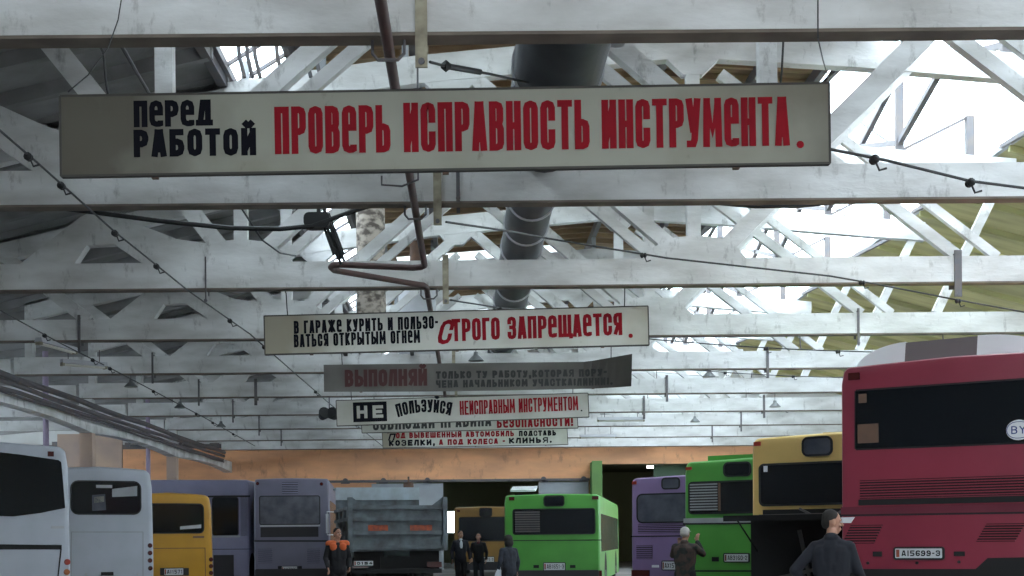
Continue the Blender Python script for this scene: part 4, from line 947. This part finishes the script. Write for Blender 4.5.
# middle green bus, tail to the camera
fr = Rear(504, 540, 36.4, 9, 2.62, 'L')
t = bus('leaf green bus standing alone in the middle, raised white roof flap', 'p_green', fr, 11.0, 2.74, .34, [
    ('glass', 513.5, 509.5, 594.5, 533.5, .05), ('grille', 515, 511, 540, 532.5, 9, 'dark_trim', 'steel', 0, .008),
    ('box', 509, 497, 514.5, 500.5, 'marker_light', 'dark_lens', .02), ('box', 592, 496, 598.5, 499.5, 'marker_light', 'dark_lens', .02),
    ('glass', 544.5, 496.5, 563.5, 505.5, .06), ('seam', [(507, 540.6), (602, 540)], .025),
    ('plate', 544, 563, 565, 570, 'AB1651-3'), ('box', 533.5, 565, 539, 568, 'towing_recess', 'engine_black', .012), ('box', 570, 565, 575.5, 568, 'towing_recess', 'engine_black', .012),
    ('round', 533.5, 571.5, 1, 'bolt', 'rubber', .02), ('round', 573.5, 571.5, 1, 'bolt', 'rubber', .02),
    ('box', 582, 570.5, 602, 578, 'tail_light', 'dark_lens', .03), ('box', 506, 571, 526, 578, 'tail_light', 'dark_lens', .03), ('bumper', .34, .66, 'dark_trim')], crown=.05)
o = MB().box(-1.2, .9, .0, -.5, 1.5, .05).build('roof_flap', M['ac_white'], t); o.location = (0, -.3, 2.64); o.rotation_euler = (R(12), 0, 0)
MB().box(-1.1, .75, 2.6, -.6, 1.2, 2.78).build('hatch_frame', M['rubber'], t)

# ochre bus seen behind the men
fr = Rear(454, 540, 51, 2, 2.5, 'L')
t = bus('ochre bus in the gateway shade behind the two standing men', 'p_ochre', fr, 11.0, 2.78, .34, [
    ('glass', 459.5, 517.5, 515, 540, .06), ('glass', 480, 508.5, 491.5, 516, .05), ('seam', [(454, 541), (519, 541)], .03),
    ('box', 457, 510, 460, 512, 'marker_light', 'dark_lens', .02), ('box', 513, 510, 516, 512, 'marker_light', 'dark_lens', .02),
    ('plate', 478, 557, 494, 562, 'AB4115-3'), ('box', 455, 562, 468, 568, 'tail_light', 'dark_lens', .03), ('box', 505, 562, 518, 568, 'tail_light', 'dark_lens', .03), ('bumper', .34, .66, 'dark_trim')])

# white coach, small white bus, amber bus on the other side
fr = Rear(71.5, 540, 24.5, -32, 2.5, 'R')
t = bus('big white coach with wide dark rear window, cut by the picture edge', 'p_white', fr, 8.6, 3.34, .34, [
    ('poly', [(-25, 449.5), (20, 454.5), (58, 460), (61, 462), (65, 508), (40, 513), (13, 516.5), (-2, 516), (-25, 514)], 'glass', 'rear_window'),
    ('box', 47.5, 451.5, 53.5, 456.5, 'marker_light', 'dark_lens', .03),
    ('poly', [(-25, 544), (61.5, 545), (61.5, 549.5), (-25, 549.5)], 'engine_black', 'dark_strip'),
    ('seam', [(61, 549), (57, 585)], .025), ('box', 51, 526, 64, 528.5, 'name_strip', 'tin', .012),
    ('round', 67.3, 562, 3.2, 'tail_light', 'marker', .03), ('round', 66.8, 572, 3.2, 'tail_light', 'orange_lens', .03), ('round', -26, 560, 3.2, 'tail_light', 'orange_lens', .03), ('bumper', .34, .7, 'p_white')], crown=.14, round_=.12, rr_=.2, lean=.06)
fr = Rear(154.5, 540, 30.0, -28, 2.4, 'R')
t = bus('small white bus with see-through rear window beside the amber bus', 'p_white', fr, 7.6, 3.2, .34, [
    ('glass', 71.5, 482, 140, 513.5, .14), ('box', 96, 485, 112, 488, 'paper_sticker', 'tin', .02), ('seam', [(71, 580), (71.5, 532), (143, 532), (143, 580)], .018, 'grey_paint'),
    ('poly', [(92, 495), (105, 494), (106, 510), (92, 511)], 'dusty_glass', 'window_view'), ('poly', [(112, 489), (137, 486), (137, 496), (112, 497)], 'grey_paint', 'window_view'),
    ('poly', [(94, 497), (104, 496), (104, 502), (94, 503)], 'sign_cream', 'window_view'),
    ('round', 150, 545.5, 2.4, 'tail_light', 'dark_lens', .03), ('round', 150, 553, 2.4, 'tail_light', 'dark_lens', .03), ('round', 150, 560.5, 2.4, 'tail_light', 'dark_lens', .03), ('round', 150.3, 568.3, 2.4, 'tail_light', 'dark_lens', .03),
    ('box', 101, 572, 113, 575.5, 'door_handle', 'rubber', .05), ('box', 85, 573, 87, 577, 'hinge', 'tin', .03), ('box', 137, 573, 139, 577, 'hinge', 'tin', .03), ('bumper', .34, .6, 'dark_trim')], crown=.10, round_=.13, rr_=.2, lean=.06)
fr = Rear(213.5, 540, 35.0, -28, 2.3, 'R')
t = bus('amber yellow bus between the small white bus and the lilac bus', 'p_amber', fr, 5.8, 2.8, .34, [
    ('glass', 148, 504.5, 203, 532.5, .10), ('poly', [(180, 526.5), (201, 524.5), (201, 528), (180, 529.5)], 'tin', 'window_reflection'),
    ('seam', [(150, 548.4), (205, 548), (205.5, 580)], .018, 'rust'), ('box', 193, 536, 204, 538, 'name_strip', 'rust', .012),
    ('plate', 164, 568.5, 183, 575, 'AI1571'), ('box', 160, 568, 163.5, 575.5, 'plate_lamp', 'rubber', .04), ('box', 184, 568, 188.5, 575.5, 'plate_lamp', 'rubber', .04),
    ('round', 211, 559.5, 2.2, 'tail_light', 'dark_lens', .03), ('round', 211, 566.2, 2.2, 'tail_light', 'dark_lens', .03), ('round', 211, 573, 2.2, 'tail_light', 'dark_lens', .03), ('bumper', .34, .6, 'dark_trim')], crown=.10, round_=.12, rr_=.2, lean=.06)
# lilac bus standing across, lilac bus tail on
fr = Rear(250, 540, 44.6, 0, 10.5, 'R')
t = bus('lilac bus parked sideways behind the amber bus', 'p_lilac', fr, 2.3, 3.62, .34, [
    ('glass', 170, 498, 209, 535, .06), ('glass', 213, 498, 238, 535, .06), ('vgrille', 240.5, 497, 247.5, 536, 7, 'dark_trim', 'p_lilac'), ('box', 208, 495.5, 250, 497.3, 'rain_rail', 'rubber', .05),
    ('box', 213.5, 555, 234, 585, 'lower_flap', 'dark_trim', .02), ('box', 205, 535.6, 240, 537.5, 'sill_strip', 'grey_paint', .03), ('glass', 120, 498, 166, 535, .06), ('seam', [(100, 550), (252, 549)], .02)],
    sides=False, wheels=[(-2.6, .4), (2.9, .4), (-2.6, 1.9), (2.9, 1.9)], crown=.03, lean=.05)
fr = Rear(254, 540, 43.0, -4, 2.44, 'L')
t = bus('lilac bus with tall dim rear window, tail outwards beside the dump truck', 'p_greylilac', fr, 10.5, 3.56, .34, [
    ('glass', 260, 496.5, 319.5, 524, .05, 'dusty_glass'), ('box', 260, 525, 320, 526.5, 'sill_strip', 'tin', .04), ('box', 260.5, 527, 318.5, 537, 'lower_window', 'dark_trim', .012),
    ('grille', 282, 482.5, 298, 493.5, 6, 'dark_trim', 'p_lilac', 0), ('round', 257.5, 483.5, 1.8, 'marker_light', 'dark_lens', .04), ('round', 321.5, 484, 1.8, 'marker_light', 'dark_lens', .04),
    ('seam', [(253, 541), (328, 541)], .05), ('grille', 258, 549, 272.5, 563, 7, 'dark_trim', 'p_lilac', 0), ('grille', 307, 549, 320, 563, 7, 'dark_trim', 'p_lilac', 0),
    ('plate', 282, 566.5, 297, 572, 'AA7365'), ('box', 278, 566, 281.5, 573, 'plate_lamp', 'engine_black', .05), ('box', 298, 566, 302, 573, 'plate_lamp', 'engine_black', .05), ('bumper', .34, .62, 'dark_trim')], crown=.04)

# ---------------------------------------------------------------- dump truck
fr = Rear(351, 540, 35.3, -10, 2.5, 'L')
t = thing('dump_truck', 'worn grey dump truck seen from behind, between the lilac bus and the gateway', 'truck', fr.o, -fr.th)
zt, zb = fr.q(398, 507)[1], fr.q(398, 549)[1]
mb = MB().box(-1.2, 0, zb, 1.2, .06, zt)
hh = zt - zb
for f in (.0, .345, .67, .95): mb.prism([(-1.2, zb + hh * f), (1.2, zb + hh * f), (1.2, zb + hh * f + .1), (-1.2, zb + hh * f + .1)], -.09, .0)
tg = mb.build('tailgate', M['truck_grey'], t)
for u0, u1 in ((368, 388), (410, 432)):
    x0, z0, x1, z1 = fr.rect(u0, 525, u1, 531); MB().box(x0, -.012, z0, x1, .0, z1).build('painted_mark', M['truck_red'], tg)
for s in (-1, 1):
    MB().box(s * 1.27 - .06, -.13, zb - .05, s * 1.27 + .06, .12, zt + .26).prism([(s * 1.2, zt + .02), (s * .9, zt + .02), (s * 1.2, zt + .25)], -.06, .06).build('corner_post', M['truck_grey'], t)
    mb = MB().box(s * 1.25 - .03, .1, zb, s * 1.25 + .03, 5.0, zt - .02)
    for f in (.05, .36, .68, .95): mb.box(s * 1.28 - .05, .1, zb + hh * f, s * 1.28 + .05, 5.0, zb + hh * f + .09)
    for y in (1.3, 2.6, 3.9): mb.box(s * 1.29 - .05, y, zb, s * 1.29 + .05, y + .12, zt)
    mb.build('bed_side', M['truck_grey'], t)
MB().box(-1.22, .05, zb - .06, 1.22, 5.0, zb + .02).build('bed_floor', M['truck_grey'], t)
hb = fr.q(370, 487.5, -5.0)[1]
MB().box(-1.27, 5.0, zb, 1.27, 5.07, hb - .35).build('headboard', M['truck_grey'], t)
MB().box(-1.27, 4.96, hb - .38, 1.27, 5.1, hb).box(-1.27, 5.0, hb - .05, 1.27, 6.2, hb).build('cab_guard', M['truck_pale'], t)
MB().box(-1.0, 5.2, zb - .3, 1.0, 6.9, 2.7).build('cab', M['truck_pale'], t)
MB().rrect(-.85, 1.75, .85, 2.5, .08, 6.85, 6.92).rrect(-.6, 2.0, .6, 2.55, .08, 5.18, 5.25).build('cab_window', M['glass'], t)
MB().box(-.45, .3, .75, -.3, 6.9, 1.05).box(.3, .3, .75, .45, 6.9, 1.05).box(-.45, .2, .7, .45, .35, 1.08).build('chassis_frame', M['engine_black'], t)
for x in (-.95, -.62, .62, .95):
    MB().lathe([(.28, -.15), (.48, -.15), (.53, -.09), (.53, .09), (.48, .15), (.28, .15)], (x, 1.5, .53), 'X', 24).build('wheel', M['rubber'], t, 40)
for x in (-.95, .95):
    MB().lathe([(.28, -.15), (.48, -.15), (.53, -.09), (.53, .09), (.48, .15), (.28, .15)], (x, 5.9, .53), 'X', 24).build('wheel', M['rubber'], t, 40)
MB().tube([(-1, 1.5, .53), (1, 1.5, .53)], .1, 10).tube([(-1, 5.9, .53), (1, 5.9, .53)], .09, 10).build('axle', M['engine_black'], t)
for x in (-1.15, .35): MB().box(x, .25, .62, x + .8, .3, 1.22).build('mud_flap', M['engine_black'], t)
feature(t, fr, 'plate', 354, 561, 373, 565.5, '0154')
for s in (-1, 1): MB().box(s * 1.0 - .2, .12, .78, s * 1.0 + .2, .2, .92).build('tail_light', M['dark_lens'], t)
MB().box(-1.2, .1, .62, 1.2, .2, .74).build('rear_bar', M['engine_black'], t)
MB().lathe([(.05, 0), (.16, .02), (.16, .3), (.05, .34)], (1.0, 5.4, hb - .15), 'Z', 12).lathe([(.03, .3), (.03, .5)], (1.0, 5.4, hb - .15), 'Z', 8).build('air_intake', M['rust'], t, 50)
mb = MB().box(-1.5, 6.1, 1.75, -1.42, 6.16, 2.35).tube([(-1.0, 6.3, 2.4), (-1.46, 6.13, 2.42), (-1.46, 6.13, 1.7), (-1.0, 6.3, 1.7)], .02, 6); mb.build('mirror', M['ac_white'], t)

# ---------------------------------------------------------------- people
def limb(mb, p0, r0, p1, r1, n=12):
    p0, p1 = Vector(p0), Vector(p1); L = (p1 - p0).length; d = (p1 - p0) / max(L, 1e-6)
    pts, rs = [], []
    for i in range(4): a = R(90 - 85 + i * 0 + 85 * 0) if False else R(85 - i * 28); pts.append(p0 - d * (r0 * math.sin(a))); rs.append(max(.002, r0 * math.cos(a)))
    for i in range(1, 4): pts.append(p0.lerp(p1, i / 4)); rs.append(r0 + (r1 - r0) * i / 4)
    for i in range(4): a = R(1 + i * 28); pts.append(p1 + d * (r1 * math.sin(a))); rs.append(max(.002, r1 * math.cos(a)))
    mb.tube(pts, rs, n)
def ell(mb, c, r, M_=None, n=14):
    vs, fs = [], []; k = 9
    for i in range(k + 1):
        a = math.pi * (i + .12) / (k + .24)
        for j in range(n):
            b = 2 * math.pi * j / n; v = Vector((r[0] * math.sin(a) * math.cos(b), r[1] * math.sin(a) * math.sin(b), r[2] * math.cos(a)))
            vs.append((M_ @ v if M_ else v) + Vector(c))
    for i in range(k):
        for j in range(n): a, b = i * n + j, i * n + (j + 1) % n; fs.append((a, b, b + n, a + n))
    fs.append(tuple(range(n))); fs.append(tuple(k * n + j for j in range(n - 1, -1, -1)))
    mb.add(vs, fs)
def fuse(mb, name, m, parent, voxel=.010, smooth=3):
    o = mb.build(name, m, None)
    md = o.modifiers.new('fuse', 'REMESH'); md.mode = 'VOXEL'; md.voxel_size = voxel; md.use_smooth_shade = True
    sm = o.modifiers.new('soft', 'SMOOTH'); sm.iterations = smooth; sm.factor = .5
    dg = bpy.context.evaluated_depsgraph_get(); me = bpy.data.meshes.new_from_object(o.evaluated_get(dg))
    o.modifiers.clear(); old = o.data; o.data = me; bpy.data.meshes.remove(old)
    me.materials.clear(); me.materials.append(m)
    for p in me.polygons: p.use_smooth = True
    o.parent = parent; return o
def hand(mb, wr, d, side, curl=.5):
    """palm, four unequal bent fingers and a thumb off the side of the palm"""
    wr, d = Vector(wr), Vector(d).normalized(); s = Vector(side) - d * Vector(side).dot(d); s.normalize(); nrm = d.cross(s)
    pm = wr + d * .05
    for k in (-.026, -.009, .009, .026): limb(mb, wr + s * k * .7, .014, wr + d * .085 + s * k, .0125, 8)
    for k, L in ((-.030, .060), (-.010, .075), (.011, .072), (.031, .062)):
        a = wr + d * .088 + s * k; b = a + (d * math.cos(curl * .5) + nrm * math.sin(curl * .5)) * L * .45; c = b + (d * math.cos(curl * 1.3) + nrm * math.sin(curl * 1.3)) * L * .35; e = c + (d * math.cos(curl * 2.1) + nrm * math.sin(curl * 2.1)) * L * .3
        limb(mb, a, .0095, b, .009, 8); limb(mb, b, .009, c, .0085, 8); limb(mb, c, .0085, e, .0075, 8)
    a = wr + d * .022 + s * -.026; b = a + (d * .6 - s * .7 + nrm * .2).normalized() * .04; c = b + (d * .85 - s * .3 + nrm * .3).normalized() * .032
    limb(mb, a, .013, b, .011, 8); limb(mb, b, .011, c, .009, 8)
def person(label, loc, rz, h=1.75, pose=None, top='navy', legs='navy', hair='short', hair_m='hair', head_yaw=0, head_pitch=0, extra=None, shirt=None, woman=False, bulk=1.0):
    t = thing('person', label, 'person', (loc[0], loc[1], 0), rz); k = h / 1.75; t.scale = (k, k, k)
    p = dict(lean=(0, 0), LS=(.176, 0, 1.395), RS=(-.176, 0, 1.395), LE=(.26, .03, 1.13), RE=(-.26, .03, 1.13), LH=(.27, -.07, .89), RH=(-.27, -.07, .89),
             LK=(.10, -.02, .49), RK=(-.10, -.02, .49), LA=(.11, .03, .085), RA=(-.11, .03, .085), LD=None, RD=None)
    p.update(pose or {}); lx, ly = p['lean']
    V = lambda q: Vector(q)
    sh = Vector((lx, ly, 0)); pel = Vector((0, 0, .95)); neck = Vector((0, .01, 1.47)) + sh; hc = Vector((0, -.012, 1.635)) + sh * 1.25
    HM = Matrix.Rotation(R(head_yaw), 3, 'Z') @ Matrix.Rotation(R(head_pitch), 3, 'X')
    H = lambda q: hc + HM @ Vector(q)
    LS, RS = V(p['LS']) + sh, V(p['RS']) + sh
    b = MB()
    # body
    limb(b, (0, .01, .98), .125, Vector((0, .01, 1.15)) + sh * .4, .115); limb(b, Vector((0, .01, 1.18)) + sh * .5, .115, Vector((0, .005, 1.33)) + sh * .9, .113)
    limb(b, LS, .052, RS, .055); limb(b, neck - Vector((0, 0, .05)), .062, neck + Vector((0, -.005, .07)), .054)
    for s, S_, E, W_, K, A in ((1, LS, p['LE'], p['LH'], p['LK'], p['LA']), (-1, RS, p['RE'], p['RH'], p['RK'], p['RA'])):
        E, W_ = V(E) + sh, V(W_) + sh
        limb(b, S_, .052, E, .040); limb(b, E, .040, W_, .026)
        limb(b, (s * .09, .01, .93), .085, K, .055); limb(b, K, .055, A, .038); limb(b, A, .038, V(A) + Vector((0, -.13, -.05)), .03)
        dd = p['LD'] if s > 0 else p['RD']
        hand(b, W_, dd or (W_ - E), (s * .25, -1, 0) if not dd else (s, .2, 0), .55)
    ell(b, H((0, .012, .025)), (.074, .094, .100), HM); ell(b, H((0, -.030, -.045)), (.056, .060, .072), HM); ell(b, H((0, -.052, -.092)), (.028, .028, .022), HM)
    limb(b, H((0, -.088, .012)), .010, H((0, -.108, -.022)), .015, 8); ell(b, H((0, -.086, -.060)), (.026, .014, .008), HM); ell(b, H((0, -.083, -.070)), (.022, .013, .008), HM)
    for s in (-1, 1):
        ell(b, H((s * .076, .012, -.008)), (.010, .020, .034), HM); limb(b, H((s * .015, -.083, .026)), .009, H((s * .048, -.070, .024)), .008, 8); ell(b, H((s * .042, -.062, -.03)), (.022, .02, .018), HM)
    fuse(b, 'body', M['skin'], t, .0085, 2)
    for s in (-1, 1):
        e = MB(); ell(e, H((s * .032, -.079, .008)), (.013, .008, .007), HM, 10); e.build('eye', M['sticker'], t, 60)
        e = MB(); ell(e, H((s * .032, -.086, .008)), (.006, .003, .006), HM, 8); e.build('pupil', M['rubber'], t, 60)
        e = MB(); limb(e, H((s * .016, -.091, .033)), .005, H((s * .050, -.077, .033)), .004, 6); e.build('eyebrow', M[hair_m], t, 60)
    # hair
    b = MB()
    if hair == 'short':
        ell(b, H((0, .022, .048)), (.077, .088, .086), HM); ell(b, H((0, .058, .0)), (.066, .050, .07), HM)
        fuse(b, 'hair', M[hair_m], t, .009, 2)
    elif hair == 'long':
        ell(b, H((0, .02, .04)), (.112, .122, .115), HM); ell(b, H((0, .06, -.05)), (.115, .09, .12), HM); ell(b, H((.06, .02, -.05)), (.04, .06, .11), HM); ell(b, H((-.06, .02, -.05)), (.04, .06, .11), HM)
        fuse(b, 'hair', M[hair_m], t, .012, 3)
    elif hair == 'cap':
        ell(b, H((0, .012, .048)), (.086, .104, .084), HM); ell(b, H((0, .03, .01)), (.084, .09, .07), HM); fuse(b, 'cap', M['cap'], t, .010, 2)
        b = MB(); ell(b, H((0, -.12, .045)), (.065, .06, .010), HM); b.build('cap_peak', M['cap'], t, 50)
    # clothes
    b = MB(); B = bulk
    limb(b, (0, .01, .90), .150 * B, Vector((0, .01, 1.10)) + sh * .4, .135 * B); limb(b, (.04, .01, .88), .13 * B, Vector((.05, .01, 1.2)) + sh * .6, .12 * B); limb(b, (-.04, .01, .88), .13 * B, Vector((-.05, .01, 1.2)) + sh * .6, .12 * B)
    limb(b, Vector((.07, .005, 1.15)) + sh * .5, .12 * B, Vector((.085, .005, 1.33)) + sh * .92, .118 * B); limb(b, Vector((-.07, .005, 1.15)) + sh * .5, .12 * B, Vector((-.085, .005, 1.33)) + sh * .92, .118 * B)
    limb(b, Vector((0, .02, 1.1)) + sh * .5, .12 * B, Vector((0, .02, 1.38)) + sh, .11 * B); limb(b, Vector((0, -.012, 1.1)) + sh * .5, .122 * B, Vector((0, -.008, 1.33)) + sh, .112 * B); ell(b, neck + Vector((0, .025, -.05)), (.085, .075, .07)); ell(b, neck + Vector((0, .028, .015)), (.074, .062, .055)); ell(b, neck + Vector((0, -.035, -.10)), (.10, .06, .07)) if not shirt else None
    limb(b, LS, .073 * B, RS, .073 * B); limb(b, LS * .9 + Vector((0, .01, .14)), .06, neck - Vector((0, -.01, .015)), .058); limb(b, RS * .9 + Vector((0, .01, .14)), .06, neck - Vector((0, -.01, .015)), .058)
    for S_, E, W_ in ((LS, p['LE'], p['LH']), (RS, p['RE'], p['RH'])):
        E, W_ = V(E) + sh, V(W_) + sh; limb(b, S_, .070 * B, E, .056 * B); limb(b, E, .056 * B, E.lerp(W_, .93), .042 * B)
    fuse(b, 'jacket', M[top], t, .011, 3)
    b = MB()
    for s, K, A in ((1, p['LK'], p['LA']), (-1, p['RK'], p['RA'])):
        K, A = V(K), V(A); limb(b, (s * .085, .012, .93), .108 * B, K, .074); limb(b, K, .074, A + Vector((0, 0, .0)), .058)
    limb(b, (-.05, .012, .94), .115 * B, (.05, .012, .94), .115 * B)
    fuse(b, 'trousers', M[legs], t, .012, 3)
    for s, A in ((1, p['LA']), (-1, p['RA'])):
        A = V(A); b = MB(); limb(b, A + Vector((0, .02, -.035)), .045, A + Vector((0, -.15, -.048)), .036); b.box(A.x - .045, A.y - .2, A.z - .085, A.x + .045, A.y + .07, A.z - .06); b.build('shoe', M['shoe'], t, 50)
    if shirt:
        b = MB(); ell(b, neck + Vector((0, -.112 * B, -.16)), (.048, .030, .15)); ell(b, neck + Vector((0, -.05, .015)), (.055, .045, .03)); b.build('shirt_front', M[shirt], t, 60)
    b = MB()
    limb(b, neck + Vector((.058, .0, .015)), .02, neck + Vector((.03, .052, .035)), .02, 8); limb(b, neck + Vector((-.058, .0, .015)), .02, neck + Vector((-.03, .052, .035)), .02, 8); limb(b, neck + Vector((.035, .052, .035)), .02, neck + Vector((-.035, .052, .035)), .02, 8)
    b.build('collar', M[top], t, 60)
    if extra: extra(t, p, neck, LS, RS)
    return t
def at(u, Y): q = P(u, 540, Y); return (q.x, Y)
person('man in a navy suit seen from behind beside the crimson coach, head turned', at(831, 13.3), R(155), 1.76,
       {'LE': (.35, .10, 1.16), 'LH': (.24, -.06, .99), 'RE': (-.25, -.02, 1.14), 'RH': (-.30, -.20, .98), 'lean': (0, -.05), 'LS': (.162, 0, 1.385), 'RS': (-.162, 0, 1.385)}, 'navy', 'navy', 'short', 'hair_grey', head_yaw=-62, head_pitch=4, bulk=.98)
person('person in camouflage jacket and pale cap, hands raised against the green bus', at(685, 22.6), R(150), 1.68,
       {'LE': (.29, -.16, 1.26), 'LH': (.22, -.30, 1.42), 'RE': (-.27, -.16, 1.28), 'RH': (-.13, -.26, 1.50), 'LD': (0, -.1, 1), 'RD': (0, -.1, 1)}, 'camo', 'black_cloth', 'cap', 'hair_grey', bulk=1.08)
def vest(t, p, neck, LS, RS):
    b = MB()
    for S_ in (LS, RS):
        limb(b, S_ * 1.02 + Vector((0, 0, .004)), .077, Vector((S_.x * .45, S_.y, S_.z + .03)), .078)
        ell(b, (S_.x * .55, -.085, 1.36), (.08, .042, .085))
    fuse(b, 'orange_yoke', M['hi_vis'], t, .011, 2)
person('worker in black overalls with bright orange shoulders beside the dump truck', at(337.5, 28), R(14), 1.77, {'LE': (.25, .02, 1.13), 'LH': (.22, -.14, .93), 'RE': (-.25, .02, 1.13), 'RH': (-.22, -.14, .93)}, 'black_cloth', 'black_cloth', 'short', 'hair', head_yaw=22, extra=vest)
person('man in open black suit with white shirt standing in the gateway', at(460.5, 41), R(12), 1.79, None, 'navy', 'black_cloth', 'short', 'hair', head_yaw=15, shirt='shirt')
def undershirt(t, p, neck, LS, RS):
    b = MB(); ell(b, neck + Vector((0, -.07, -.02)), (.05, .04, .045)); b.build('neck_scarf', M['maroon'], t, 60)
person('man in black jacket with maroon collar in front of the ochre bus', at(478.5, 42), R(-8), 1.71, {'LH': (.25, -.05, .90), 'RH': (-.21, -.14, .95)}, 'black_cloth', 'grey_cloth', 'short', 'hair', extra=undershirt)
person('woman with bushy dark hair and blue grey coat walking past the green bus', at(509, 29), R(-150), 1.58, {'LK': (.10, -.16, .50), 'LA': (.10, -.06, .085), 'RK': (-.10, .02, .50), 'RA': (-.10, .22, .11), 'RE': (-.27, .0, 1.12), 'RH': (-.30, -.10, .90), 'lean': (0, -.03)}, 'grey_cloth', 'black_cloth', 'long', 'hair', bulk=1.05)
q = at(496, 28.9)
t = thing('carrier_bag', 'white carrier bag held by the woman with bushy hair', 'bag', (q[0], q[1], .42))
MB().prism([(-.05, .0), (.09, .0), (.12, .2), (.10, .42), (.02, .44), (-.04, .3)], -.06, .06).build('bag', M['shirt'], t, 40)
MB().tube([(.02, 0, .42), (.07, 0, .50), (.1, 0, .54), (.09, 0, .42)], .008, 6).build('handle', M['shirt'], t)
